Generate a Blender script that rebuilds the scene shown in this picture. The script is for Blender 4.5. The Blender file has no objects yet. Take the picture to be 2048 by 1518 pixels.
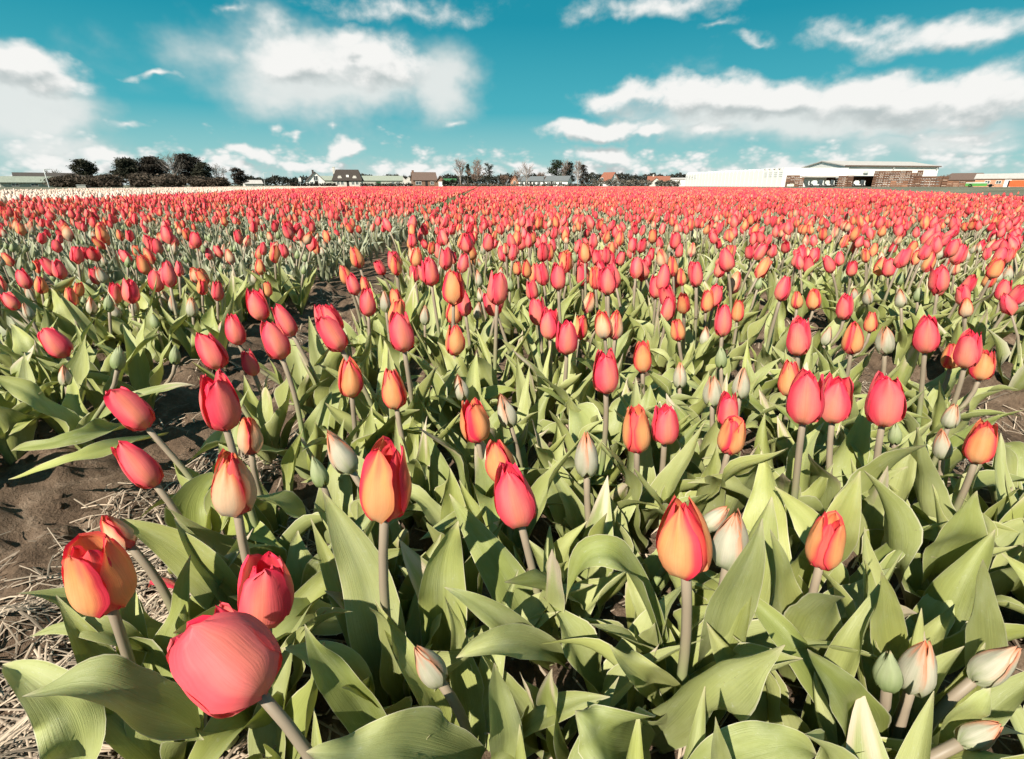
import bpy, math, random
import numpy as np
from mathutils import Vector, Matrix, Euler, noise as mnoise

random.seed(7)
RNG = np.random.default_rng(11)
R = math.radians
sc = bpy.context.scene
COL = sc.collection

# ------------------------------------------------------------------ camera
F, CX, CY, CAMH = 1000.0, 1024.0, 759.0, 0.45          # focal length in photo pixels, image centre, eye height
PITCH = math.atan(0.389)
YAW = math.atan(0.059 * math.cos(PITCH))
FWD = Vector((math.sin(YAW) * math.cos(PITCH), math.cos(YAW) * math.cos(PITCH), -math.sin(PITCH)))
RIGHT = Vector((math.cos(YAW), -math.sin(YAW), 0.0))
UP = RIGHT.cross(FWD)
CAM = Vector((0, 0, CAMH))
cam_data = bpy.data.cameras.new('camera')
cam = bpy.data.objects.new('camera', cam_data)
COL.objects.link(cam)
cam_data.sensor_width = 36.0
cam_data.lens = F / 2048.0 * 36.0
cam_data.clip_start = 0.01
cam_data.clip_end = 5000
cam.matrix_world = Matrix.Translation(CAM) @ Matrix((RIGHT, UP, -FWD)).transposed().to_4x4()
sc.camera = cam

def ray(px, py):
    return FWD + RIGHT * ((px - CX) / F) + UP * ((CY - py) / F)
def at_depth(px, py, zc):
    return CAM + ray(px, py) * zc
def at_height(px, py, h):
    r = ray(px, py)
    return CAM + r * ((h - CAMH) / r.z)
def project(p):
    d = Vector(p) - CAM
    z = d.dot(FWD)
    return (CX + F * d.dot(RIGHT) / z, CY - F * d.dot(UP) / z, z)

# ------------------------------------------------------------------ exposure
sc.view_settings.view_transform = 'Standard'
sc.view_settings.look = 'None'
sc.view_settings.exposure = 0.82
sc.view_settings.gamma = 1.0
sc.cycles.max_bounces = 6
sc.cycles.diffuse_bounces = 3
sc.cycles.transmission_bounces = 4
sc.cycles.transparent_max_bounces = 4
sc.cycles.use_denoising = True
sc.cycles.use_adaptive_sampling = True
sc.cycles.adaptive_threshold = 0.03
sc.cycles.caustics_reflective = False
sc.cycles.caustics_refractive = False

# ------------------------------------------------------------------ sun
SUN_EL = R(40.0)
SUN_AZ = math.atan2(-0.55, -0.84)                       # direction TO the sun, measured from +Y towards +X
S = Vector((math.sin(SUN_AZ) * math.cos(SUN_EL), math.cos(SUN_AZ) * math.cos(SUN_EL), math.sin(SUN_EL)))
sun_data = bpy.data.lights.new('sun', 'SUN')
sun_data.energy = 5.0
sun_data.angle = R(0.53)
sun_data.color = (1.0, 0.93, 0.81)
sun = bpy.data.objects.new('sun', sun_data)
COL.objects.link(sun)
sun.location = (0, 0, 50)
sun.rotation_euler = S.to_track_quat('Z', 'Y').to_euler()

# ------------------------------------------------------------------ world: sky with clouds
world = bpy.data.worlds.new('World')
sc.world = world
world.use_nodes = True
wt = world.node_tree
wt.nodes.clear()
class NT:
    """small helper for building math networks"""
    def __init__(self, tree): self.t = tree
    def node(self, typ, **kw):
        n = self.t.nodes.new(typ)
        for k, v in kw.items(): setattr(n, k, v)
        return n
    def put(self, sock, v):
        if v is None: return
        if hasattr(v, 'is_output'): self.t.links.new(v, sock)
        else: sock.default_value = v
    def m(self, op, a, b=None, c=None, clamp=False):
        n = self.node('ShaderNodeMath', operation=op, use_clamp=clamp)
        self.put(n.inputs[0], a); self.put(n.inputs[1], b); self.put(n.inputs[2], c)
        return n.outputs[0]
    def vm(self, op, a, b=None):
        n = self.node('ShaderNodeVectorMath', operation=op)
        self.put(n.inputs[0], a); self.put(n.inputs[1], b)
        return n.outputs[0]
    def smooth(self, v, lo, hi):
        n = self.node('ShaderNodeMapRange', interpolation_type='SMOOTHSTEP')
        self.put(n.inputs['Value'], v); n.inputs['From Min'].default_value = lo; n.inputs['From Max'].default_value = hi
        return n.outputs['Result']
    def noise(self, vec, scale, detail=6.0, rough=0.55, dist=0.0, dim='3D'):
        n = self.node('ShaderNodeTexNoise', noise_dimensions=dim)
        self.put(n.inputs['Vector'], vec)
        n.inputs['Scale'].default_value = scale; n.inputs['Detail'].default_value = detail
        n.inputs['Roughness'].default_value = rough; n.inputs['Distortion'].default_value = dist
        return n.outputs['Fac']
    def mix(self, f, a, b, blend='MIX'):
        n = self.node('ShaderNodeMix', data_type='RGBA', blend_type=blend)
        self.put(n.inputs[0], f); self.put(n.inputs[6], a); self.put(n.inputs[7], b)
        return n.outputs[2]
    def ramp(self, v, stops):
        n = self.node('ShaderNodeValToRGB')
        e = n.color_ramp.elements
        while len(e) < len(stops): e.new(0.5)
        for el, (p, c) in zip(e, stops): el.position = p; el.color = (*c, 1)
        self.put(n.inputs[0], v)
        return n.outputs[0]

w = NT(wt)
def azel(px, py):
    d = ray(px, py).normalized()
    return math.atan2(d.x, d.y), math.asin(d.z)
tc = w.node('ShaderNodeTexCoord')
sep = w.node('ShaderNodeSeparateXYZ'); wt.links.new(tc.outputs['Generated'], sep.inputs[0])
AZ = w.m('ARCTAN2', sep.outputs[0], sep.outputs[1])
EL = w.m('ARCSINE', sep.outputs[2])
def vec2(a, e, k=1.0):
    c = w.node('ShaderNodeCombineXYZ'); w.put(c.inputs[0], a); w.put(c.inputs[1], w.m('MULTIPLY', e, k)); return c.outputs[0]
# cloud masses seen in the sky: centre px, half width, half height above, half height below, weight
CRISP = [(1480, 195, 330, 58, 1.9), (1760, 192, 300, 64, 1.9), (1960, 180, 170, 66, 1.8), (1260, 195, 140, 40, 1.4), (1180, 262, 135, 26, 2.3), (1300, 268, 54, 15, 1.7), (1205, 312, 95, 24, 1.8),
         (1950, 50, 260, 40, 1.15), (1720, 62, 150, 26, .8), (1320, 5, 200, 34, 1.1), (800, 12, 200, 30, .75), (312, 152, 58, 13, 1.2), (1492, 76, 56, 15, .8), (1430, 42, 50, 14, .5),
         (252, 242, 44, 11, .8), (560, 250, 18, 10, .7), (582, 267, 22, 8, .9), (650, 263, 22, 9, .9), (910, 252, 24, 14, .8), (1420, 264, 56, 12, .9), (460, 28, 36, 16, .8),
         (600, 110, 130, 70, 1.6), (740, 118, 140, 74, 1.7), (690, 70, 90, 46, 1.4), (40, 128, 200, 50, 1.8), (215, 308, 60, 24, 1.8), (690, 296, 52, 26, 1.9), (500, 306, 66, 25, 1.8), (590, 314, 56, 18, 1.5), (400, 316, 40, 16, 1.2), (850, 326, 60, 14, 1.2), (1040, 322, 60, 14, 1.2), (2000, 300, 110, 26, .9), (1950, 262, 90, 16, .9)]
SOFT = [(650, 150, 300, 125, 1.7), (870, 170, 110, 110, 1.2), (450, 110, 150, 80, .8), (20, 210, 250, 130, 1.7), (110, 290, 170, 75, 1.1), (1600, 235, 480, 70, 1.7), (1880, 275, 280, 75, 1.1), (1024, 368, 1500, 46, .75)]
def masses(P, lst):
    out = None
    for (px, py, rx, ry, k) in lst:
        a0, e0 = azel(px, py); sa = (azel(px + rx, py)[0] - azel(px - rx, py)[0]) / 2; se = (azel(px, py - ry)[1] - azel(px, py + ry)[1]) / 2
        v = w.node('ShaderNodeVectorMath', operation='MULTIPLY_ADD')
        w.put(v.inputs[0], P); v.inputs[1].default_value = (1 / sa, 1 / se, 0); v.inputs[2].default_value = (-a0 / sa, -e0 / se, 0)
        l = w.node('ShaderNodeVectorMath', operation='LENGTH'); w.put(l.inputs[0], v.outputs[0])
        o = w.m('MULTIPLY_ADD', l.outputs['Value'], -k, k)
        out = o if out is None else w.m('MAXIMUM', out, o)
    return w.m('MAXIMUM', out, -1.0)
def cloud_at(da, de, soft=True):
    a = w.m('ADD', AZ, da); e = w.m('ADD', EL, de)
    p = vec2(a, e, 1.35)
    wn = w.node('ShaderNodeTexNoise'); w.put(wn.inputs['Vector'], p); wn.inputs['Scale'].default_value = 9.0; wn.inputs['Detail'].default_value = 4.0; wn.inputs['Roughness'].default_value = .55
    ws = w.node('ShaderNodeSeparateColor'); wt.links.new(wn.outputs['Color'], ws.inputs[0])
    aw = w.m('MULTIPLY_ADD', ws.outputs[0], .13, w.m('SUBTRACT', a, .065)); ew = w.m('MULTIPLY_ADD', ws.outputs[1], .09, w.m('SUBTRACT', e, .045))
    PW = vec2(aw, ew)
    fine = w.noise(p, 14.0, 7.0, 0.60, 0.1)
    c = w.m('MULTIPLY_ADD', w.m('SUBTRACT', fine, .53), 2.0, masses(PW, CRISP))
    # far row of cumulus standing over the horizon
    hp = vec2(a, w.m('MULTIPLY_ADD', ws.outputs[2], .02, e), 1.9)
    vo = w.node('ShaderNodeTexVoronoi', voronoi_dimensions='2D', feature='SMOOTH_F1'); w.put(vo.inputs['Vector'], hp); vo.inputs['Scale'].default_value = 19.0; vo.inputs['Smoothness'].default_value = .25; vo.inputs['Randomness'].default_value = 1.0
    vo.inputs['Detail'].default_value = 2.0; vo.inputs['Roughness'].default_value = .55; vo.inputs['Lacunarity'].default_value = 2.3; vo.normalize = True
    hz = w.m('MULTIPLY_ADD', vo.outputs['Distance'], -3.2, w.m('MULTIPLY_ADD', w.m('ABSOLUTE', w.m('SUBTRACT', e, 0.026)), -19.0, 1.50))
    hz = w.m('MULTIPLY_ADD', w.m('SUBTRACT', fine, .5), 2.4, hz)
    # the same sort of broken cloud goes on all round, outside the view
    away = w.m('MAXIMUM', w.smooth(w.m('ABSOLUTE', a), 0.85, 1.25), w.smooth(e, 0.42, 0.60))
    g = w.m('MULTIPLY_ADD', w.m('MULTIPLY_ADD', away, .09, w.noise(p, 3.0, 6.0, 0.58, 0.3)), 4.0, -2.45)
    s = w.m('MULTIPLY_ADD', w.m('SUBTRACT', ws.outputs[2], .5), 1.3, masses(PW, SOFT)) if soft else None
    return w.m('MAXIMUM', w.m('MAXIMUM', c, hz), g), s
c0, s0 = cloud_at(0.0, 0.0)
c1, _ = cloud_at(-0.010, 0.022, False)
alpha_c = w.smooth(c0, -0.18, 0.95)
alpha_s = w.m('MULTIPLY', w.smooth(s0, -0.15, 0.95), 0.94)
alpha = w.m('SUBTRACT', 1.0, w.m('MULTIPLY', w.m('SUBTRACT', 1.0, alpha_c), w.m('SUBTRACT', 1.0, alpha_s)))
relief = w.m('SUBTRACT', c0, w.m('MAXIMUM', c1, -0.1))
lit = w.smooth(relief, -0.80, 0.35)
sky = w.node('ShaderNodeTexSky', sky_type='NISHITA')
sky.sun_disc = False; sky.sun_elevation = SUN_EL; sky.sun_rotation = SUN_AZ
sky.air_density = 1.0; sky.dust_density = 0.6; sky.ozone_density = 2.0
K = 5.7
grade = w.ramp(w.smooth(EL, -0.02, 0.62), [(0.0, (.42, .66, .63)), (0.03, (.27, .58, .59)), (0.12, (.055, .42, .50)), (0.38, (.006, .29, .39)), (1.0, (.004, .20, .28))])
skyc = w.mix(0.03, w.vm('SCALE', grade), sky.outputs[0])
for n in wt.nodes:
    if n.type == 'VECT_MATH' and n.operation == 'SCALE': n.inputs['Scale'].default_value = K
cl_c = w.mix(lit, (.50 * K, .56 * K, .56 * K, 1), (.92 * K, .92 * K, .895 * K, 1))
cl_s = w.mix(w.smooth(s0, 0.1, 1.1), (.50 * K, .63 * K, .63 * K, 1), (.80 * K, .83 * K, .81 * K, 1))
cl = w.mix(alpha_c, cl_s, cl_c)
fin = w.mix(alpha, skyc, cl)
bg = w.node('ShaderNodeBackground'); bg.inputs['Strength'].default_value = 0.1
world.cycles.sampling_method = 'NONE'
wo = w.node('ShaderNodeOutputWorld')
wt.links.new(fin, bg.inputs['Color']); wt.links.new(bg.outputs[0], wo.inputs[0])

# ------------------------------------------------------------------ materials
MATS = {}
def new_mat(name):
    m = bpy.data.materials.new(name); m.use_nodes = True
    MATS[name] = m
    t = m.node_tree
    return m, NT(t), t.nodes['Principled BSDF'], t.nodes['Material Output']
def plain(name, c, rough=0.8, var=0.25, scale=3.0, spec=0.3, bump=0.0, metal=0.0, stretch=(1, 1, 1)):
    """one colour broken up by noise"""
    m, n, b, o = new_mat(name)
    co = n.node('ShaderNodeTexCoord'); mp = n.node('ShaderNodeMapping'); mp.inputs['Scale'].default_value = stretch
    n.t.links.new(co.outputs['Object'], mp.inputs[0])
    f = n.noise(mp.outputs[0], scale, 8.0, 0.6)
    f = n.smooth(f, 0.25, 0.75)
    lo = tuple(x * (1 - var) for x in c) + (1,); hi = tuple(min(1, x * (1 + var)) for x in c) + (1,)
    n.put(b.inputs['Base Color'], n.mix(f, lo, hi))
    b.inputs['Roughness'].default_value = rough; b.inputs['Specular IOR Level'].default_value = spec; b.inputs['Metallic'].default_value = metal
    if bump:
        bm = n.node('ShaderNodeBump'); bm.inputs['Strength'].default_value = bump; n.put(bm.inputs['Height'], f); n.put(b.inputs['Normal'], bm.outputs[0])
    return m
def plant_mat(name, rough, spec, transl, streak_scale, streak_amt, bump, tint=0.12, tcol=(1, 1, 1), fleck=0.0):
    """vertex colour with lengthwise veins and a little light let through"""
    m, n, b, o = new_mat(name)
    at = n.node('ShaderNodeAttribute', attribute_name='Col')
    uv = n.node('ShaderNodeUVMap'); uv.uv_map = 'UVMap'
    mp = n.node('ShaderNodeMapping'); mp.inputs['Scale'].default_value = (streak_scale, 1.6, 1); n.t.links.new(uv.outputs[0], mp.inputs[0])
    oi = n.node('ShaderNodeObjectInfo')
    off = n.node('ShaderNodeCombineXYZ'); n.put(off.inputs[2], n.m('MULTIPLY', oi.outputs['Random'], 40.0))
    vec = n.vm('ADD', mp.outputs[0], off.outputs[0])
    st = n.noise(vec, 1.0, 4.0, 0.6)
    mp2 = n.node('ShaderNodeMapping'); mp2.inputs['Scale'].default_value = (2.2, 3.0, 1); n.t.links.new(uv.outputs[0], mp2.inputs[0])
    bl = n.noise(n.vm('ADD', mp2.outputs[0], off.outputs[0]), 1.0, 5.0, 0.6)
    f = n.m('ADD', n.m('MULTIPLY', n.m('SUBTRACT', st, 0.5), streak_amt), n.m('MULTIPLY', n.m('SUBTRACT', bl, 0.5), streak_amt * 0.9))
    f = n.m('ADD', f, n.m('MULTIPLY', n.m('SUBTRACT', oi.outputs['Random'], 0.5), tint))
    f = n.m('ADD', 1.0, f)
    sc_ = n.node('ShaderNodeVectorMath', operation='SCALE'); n.put(sc_.inputs[0], at.outputs['Color']); n.put(sc_.inputs['Scale'], f)
    if fleck:                                            # dried water spots and pale bloom on the blade
        mp3 = n.node('ShaderNodeMapping'); mp3.inputs['Scale'].default_value = (9.0, 30.0, 1); n.t.links.new(uv.outputs[0], mp3.inputs[0])
        fl = n.noise(n.vm('ADD', mp3.outputs[0], off.outputs[0]), 1.6, 3.0, .6)
        k_ = n.m('MULTIPLY', n.m('MULTIPLY', n.smooth(fl, .60, .74), n.smooth(bl, .42, .66)), fleck)
        k_ = n.m('ADD', k_, n.m('MULTIPLY', n.smooth(bl, .40, .75), .22))
        mixed = n.mix(k_, sc_.outputs[0], (.46, .47, .36, 1))
        mp4 = n.node('ShaderNodeMapping'); mp4.inputs['Scale'].default_value = (14.0, 44.0, 1); n.t.links.new(uv.outputs[0], mp4.inputs[0])
        so = n.noise(n.vm('ADD', mp4.outputs[0], off.outputs[0]), 2.0, 2.0, .5)
        mixed = n.mix(n.m('MULTIPLY', n.smooth(so, .70, .76), .6), mixed, (.16, .12, .08, 1))
    else: mixed = sc_.outputs[0]
    n.put(b.inputs['Base Color'], mixed)
    n.put(b.inputs['Roughness'], n.m('ADD', rough - 0.1, n.m('MULTIPLY', bl, 0.2))); b.inputs['Specular IOR Level'].default_value = spec
    if bump:
        bm = n.node('ShaderNodeBump'); bm.inputs['Strength'].default_value = bump; bm.inputs['Distance'].default_value = 0.002
        n.put(bm.inputs['Height'], st); n.put(b.inputs['Normal'], bm.outputs[0])
    tr = n.node('ShaderNodeBsdfTranslucent'); n.put(tr.inputs['Color'], n.vm('MULTIPLY', sc_.outputs[0], tcol))
    mx = n.node('ShaderNodeMixShader'); mx.inputs[0].default_value = transl
    n.t.links.new(b.outputs[0], mx.inputs[1]); n.t.links.new(tr.outputs[0], mx.inputs[2]); n.t.links.new(mx.outputs[0], o.inputs['Surface'])
    return m
M_PETAL = plant_mat('petal', 0.52, 0.22, 0.26, 34.0, 0.36, 0.22, 0.10, (1.0, .8, .7))
M_LEAF = plant_mat('leaf', 0.50, 0.36, 0.17, 60.0, 0.42, 0.35, 0.26, (1.0, 1.0, .55), .55)
M_STEM = plant_mat('stem', 0.5, 0.35, 0.05, 8.0, 0.20, 0.0, 0.2)
M_STRAW = plant_mat('straw', 0.7, 0.2, 0.05, 3.0, 0.3, 0.0, 0.2)

# ------------------------------------------------------------------ mesh helpers
class Acc:
    """collects grids, tubes and boxes with vertex colours and UVs, then links them as one mesh"""
    def __init__(self):
        self.v = []; self.f = []; self.c = []; self.uv = []; self.mi = []; self.n = 0; self.sm = []
    def add(self, v, f, c=None, uv=None, mi=0, smooth=True):
        v = np.asarray(v, dtype=np.float64).reshape(-1, 3); k = len(v)
        self.v.append(v)
        c = np.ones((k, 3)) * 0.5 if c is None else np.broadcast_to(np.asarray(c, dtype=np.float64), (k, 3))
        self.c.append(c)
        self.uv.append(np.zeros((k, 2)) if uv is None else uv)
        for q in f: self.f.append(tuple(int(i) + self.n for i in q)); self.mi.append(mi); self.sm.append(smooth)
        self.n += k
    def add_acc(self, o, M=None, rng=None):
        v = np.concatenate(o.v)
        if M is not None:
            M = np.array(M); v = v @ M[:3, :3].T + M[:3, 3]
        k = self.n
        self.v.append(v); self.c.append(np.concatenate(o.c)); self.uv.append(np.concatenate(o.uv))
        self.f.extend(tuple(i + k for i in q) for q in o.f); self.mi.extend(o.mi); self.sm.extend(o.sm)
        self.n += len(v)
    def box(self, lo, hi, mi=0, c=None):
        x0, y0, z0 = lo; x1, y1, z1 = hi
        v = [(x0, y0, z0), (x1, y0, z0), (x1, y1, z0), (x0, y1, z0), (x0, y0, z1), (x1, y0, z1), (x1, y1, z1), (x0, y1, z1)]
        self.add(v, [(0, 3, 2, 1), (4, 5, 6, 7), (0, 1, 5, 4), (1, 2, 6, 5), (2, 3, 7, 6), (3, 0, 4, 7)], c, None, mi, False)
    def tube(self, pts, rad, sides=6, col=None, mi=0, cap=True):
        pts = [Vector(p) for p in pts]; n = len(pts); vs = []; cs = []; uv = []
        ref = Vector((0.31, 0.95, 0.05))
        for i, p in enumerate(pts):
            t = (pts[min(i + 1, n - 1)] - pts[max(i - 1, 0)]).normalized()
            a = t.cross(ref)
            if a.length < 1e-3: a = t.cross(Vector((1, 0, 0)))
            a.normalize(); b = t.cross(a)
            for k in range(sides):
                th = 2 * math.pi * k / sides
                vs.append(p + (a * math.cos(th) + b * math.sin(th)) * rad[i]); uv.append((k / sides, i / (n - 1)))
                if col is not None: cs.append(col[i])
        f = [(i * sides + k, i * sides + (k + 1) % sides, (i + 1) * sides + (k + 1) % sides, (i + 1) * sides + k) for i in range(n - 1) for k in range(sides)]
        if cap: f.append(tuple((n - 1) * sides + k for k in range(sides)))
        self.add([tuple(v) for v in vs], f, np.array(cs) if col is not None else None, np.array(uv), mi)
    def mesh(self, name, mats):
        me = bpy.data.meshes.new(name)
        v = np.concatenate(self.v)
        me.from_pydata(v.tolist(), [], self.f)
        for m in (mats if isinstance(mats, (list, tuple)) else [mats]): me.materials.append(m)
        me.polygons.foreach_set('material_index', self.mi)
        me.polygons.foreach_set('use_smooth', self.sm)
        c = np.concatenate(self.c); uv = np.concatenate(self.uv)
        ca = me.color_attributes.new('Col', 'FLOAT_COLOR', 'POINT')
        ca.data.foreach_set('color', np.hstack([np.clip(c, 0, 1), np.ones((len(c), 1))]).ravel())
        ul = me.uv_layers.new(name='UVMap')
        li = np.empty(len(me.loops), dtype=np.int32); me.loops.foreach_get('vertex_index', li)
        ul.data.foreach_set('uv', uv[li].ravel())
        me.update()
        return me
def grid_faces(nu, nv):
    return [(j * (nu + 1) + i, j * (nu + 1) + i + 1, (j + 1) * (nu + 1) + i + 1, (j + 1) * (nu + 1) + i) for j in range(nv) for i in range(nu)]
def tag(o, label=None, cat=None, group=None, kind=None):
    if label: o['label'] = label
    if cat: o['category'] = cat
    if group: o['group'] = group
    if kind: o['kind'] = kind
    return o
def link(name, me, parent=None, M=None):
    o = bpy.data.objects.new(name, me); COL.objects.link(o)
    if parent is not None: o.parent = parent
    if M is not None: o.matrix_basis = M
    return o
def empty(name, loc, rz=0.0):
    o = bpy.data.objects.new(name, None); COL.objects.link(o); o.location = loc; o.rotation_euler = (0, 0, rz); o.empty_display_size = 0.05
    return o
def sstep(a, b, x):
    t = np.clip((x - a) / (b - a), 0, 1); return t * t * (3 - 2 * t)
def lerp(a, b, t):
    t = np.asarray(t)[..., None]; return np.asarray(a) * (1 - t) + np.asarray(b) * t

# ------------------------------------------------------------------ tulip flower, stem and leaf shapes
RED, CORAL, ORANGE, BUFF = (.81, .034, .088), (.86, .145, .165), (.76, .31, .115), (.80, .46, .25)
PALE, GREENP, GREY = (.50, .47, .36), (.31, .35, .18), (.40, .38, .31)
def petal_color(u, v, typ, outer, g):
    e = np.abs(u + g['skew'] * 0.25); nz = 0.12 * np.sin(9 * u + g['ph'] * 6) * np.sin(5 * v + g['ph'] * 4)
    edge = sstep(.40, .92, e + nz); tip = sstep(.62, 1.0, v + nz); low = 1 - sstep(0.0, .30, v)
    if typ == 'R':
        c = lerp(CORAL, RED, np.clip(edge * .75 + .25 * tip, 0, 1))
        c = lerp(c, BUFF, np.clip((1 - edge) * (1 - v) * g['buff'] + low * .35, 0, 1))
        c = lerp(c, ORANGE, .35 * sstep(.25, 0, np.abs(e - .1)) * (1 - tip))
    elif typ == 'O':
        c = lerp(ORANGE, BUFF, np.clip(.55 * (1 - e) * (1 - v) + low * .5 + nz, 0, 1))
        c = lerp(c, (.78, .12, .085), np.clip(sstep(.55, .98, e + nz) + .6 * tip, 0, 1))
        c = lerp(c, RED, sstep(.80, 1, e) * .9)
    elif typ == 'P':
        c = lerp(PALE, BUFF, np.clip(.3 + v * .7 + nz, 0, 1))
        c = lerp(c, GREY, low)
        c = lerp(c, (.74, .16, .05), np.clip(sstep(.55, .95, e) * (.25 + v) + tip * .8, 0, 1))
        c = lerp(c, RED, sstep(.85, 1, e) * sstep(.25, .6, v))
    elif typ == 'B':
        c = lerp(GREENP, PALE, sstep(0, .45, v + nz))
        c = lerp(c, (.40, .40, .28), .55 * sstep(.5, 1, np.sin(13 * u + 5 * g['ph'])))
        c = lerp(c, (.70, .20, .09), np.clip(sstep(.66, 1.0, v + nz) * g['tipc'] + sstep(.62, 1, e) * .75 * sstep(.2, .7, v), 0, 1))
    else:
        c = lerp((.24, .31, .12), (.37, .41, .23), sstep(.1, .7, v + nz)); c = lerp(c, (.55, .36, .22), sstep(.93, 1, v) * .6)
    if g.get('pink') and outer: c = lerp(c, (.88, .215, .205), g['pink'])
    if not outer and typ in 'ROP': c = lerp(c, RED, .70)
    return c
def make_petals(typ, g, nu=8, nv=12):
    """six (or, in a bud, four) petals of a flower of height 1 standing on the origin: list of Acc"""
    out = []
    rm = g['rm']; close = g['close']
    for k in range(g['n']):
        outer = k < 3
        th0 = g['rot'] + (k % 3) * 2 * math.pi / 3 + (0 if outer else math.pi / 3) + g['jit'][k] * .16
        A = (1.02 if outer else .92) * g['wide'] * (1 + .10 * g['jit'][k])
        hh = (1.0 if outer else .97) * (1 + .05 * g['jit'][(k + 2) % 6])
        cl = close + .10 * g['jit'][(k + 1) % 6]
        if k == g['flop']: cl -= g['flopamt']
        u, v = np.meshgrid(np.linspace(-1, 1, nu + 1), np.linspace(0, 1, nv + 1))
        vb = v ** .85
        wsh = (.30 + .70 * sstep(0, .38, vb)) * np.where(vb > .5, np.clip(1 - (np.clip(vb - .5, 0, 1) / .5) ** 3.0, 0, 1) ** .52, 1.0)
        wsh = wsh * (1 + .07 * np.sin(11 * vb + 9 * g['jit'][k] + 2.0 * np.sign(u)) * sstep(.35, .8, vb) + .04 * np.sin(23 * vb + 5 * g['ph'] - 3 * np.sign(u)) * sstep(.4, .8, vb))
        rr = np.where(vb < .36, np.sqrt(np.clip(1 - (1 - vb / .36) ** 2, 0, 1)) * .90 + .10, 1.0)
        t = np.clip((vb - .36) / .64, 0, 1)
        rr = rr * (1 - cl * t ** 1.7)
        r = rm * rr * (1.0 if outer else .84)
        ee = np.abs(u)
        r = r + rm * (g['curl'] * ee ** 4 * sstep(.15, .6, vb) * (.10 if outer else .03))
        r = r + rm * .035 * np.exp(-(u / .16) ** 2) * sstep(.1, .5, vb) * (1 - t * .5)
        r = r + rm * .03 * np.sin(4 * u + 7 * vb + g['ph'] * 6) * sstep(.2, .7, vb)
        sk = g['skew'] * .20 * vb
        th = th0 + u * A * wsh + sk * (1 if outer else -1)
        r = r + rm * (.05 if outer else .02) * g.get('ripple', 1.0) * np.sin(6.5 * u + 3 * g['jit'][k]) * np.sin(4.5 * vb + 8 * g['ph']) * sstep(.25, .7, vb)
        z = hh * (vb + .02 * np.sin(9 * u + 7 * g['jit'][k]) * sstep(.6, 1, vb) + .015 * np.sin(5 * u + g['ph'] * 9) * t - .03 * ee ** 2 * (1 - t))
        P = np.stack([r * np.cos(th), r * np.sin(th), z], -1).reshape(-1, 3)
        C = petal_color(u, vb, typ, outer, g).reshape(-1, 3)
        a = Acc(); a.add(P, grid_faces(nu, nv), C, np.stack([(u + 1) / 2 + k * 1.7, v], -1).reshape(-1, 2)); out.append(a)
    return out
def flower_params(typ, rng):
    g = dict(rot=rng.uniform(0, 6.28), jit=rng.uniform(-1, 1, 6), ph=rng.uniform(), skew=rng.uniform(-1, 1), buff=rng.uniform(.1, .6), tipc=rng.uniform(.5, 1), flop=-1, flopamt=0, n=6, curl=rng.uniform(.2, 1.2), wide=1.0)
    if typ == 'R': g.update(rm=rng.uniform(.245, .325), close=rng.uniform(.46, .80))
    elif typ == 'O': g.update(rm=rng.uniform(.24, .315), close=rng.uniform(.48, .82))
    elif typ == 'P': g.update(rm=rng.uniform(.27, .31), close=rng.uniform(.66, .80))
    elif typ == 'B': g.update(rm=rng.uniform(.24, .28), close=rng.uniform(.82, .92), n=4, wide=1.06, curl=.1)
    else: g.update(rm=rng.uniform(.24, .27), close=.93, n=4, wide=1.06, curl=.05)
    if typ in 'RO' and rng.uniform() < .5: g['flop'] = int(rng.integers(0, 3)); g['flopamt'] = rng.uniform(.12, .38)
    return g
NVAR = {'R': 14, 'O': 11, 'P': 5, 'B': 6, 'G': 3}
PETALS, HEADS, HEADS_MID, HEADS_LOW, ROT0 = {}, {}, {}, {}, {}
for typ, nv_ in NVAR.items():
    PETALS[typ], HEADS[typ], HEADS_MID[typ], HEADS_LOW[typ] = [], [], [], []
    for i in range(nv_):
        g = flower_params(typ, RNG); ROT0[typ, i] = g['rot']
        PETALS[typ].append([a.mesh('petal', M_PETAL) for a in make_petals(typ, g)])
        h = Acc()
        for a in make_petals(typ, g, 6, 8): h.add_acc(a)
        HEADS[typ].append(h.mesh('flower_head', M_PETAL))
        h = Acc()
        for a in make_petals(typ, g, 4, 5): h.add_acc(a)
        HEADS_MID[typ].append(h)
        h = Acc()
        for a in make_petals(typ, g, 2, 4): h.add_acc(a)
        HEADS_LOW[typ].append(h)
# the two extra, wide blown flowers
def special(typ, **kw):
    g = flower_params(typ, np.random.default_rng(kw.pop('seed', 1))); g.update(kw)
    PETALS[typ].append([a.mesh('petal', M_PETAL) for a in make_petals(typ, g, 12, 18)])
    ROT0[typ, len(PETALS[typ]) - 1] = g['rot']
    return len(PETALS[typ]) - 1
SP_BIG = special('R', rm=.40, close=.34, wide=1.20, flop=0, flopamt=.16, curl=.5, ripple=.25, buff=.25, pink=.35, seed=5)
SP_TULIP = special('O', rm=.29, close=.50, wide=.95, flop=-1, curl=1.0, seed=9)
SP_OPEN = special('O', rm=.33, close=.40, wide=1.0, flop=1, flopamt=.35, curl=.6, seed=3)

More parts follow.
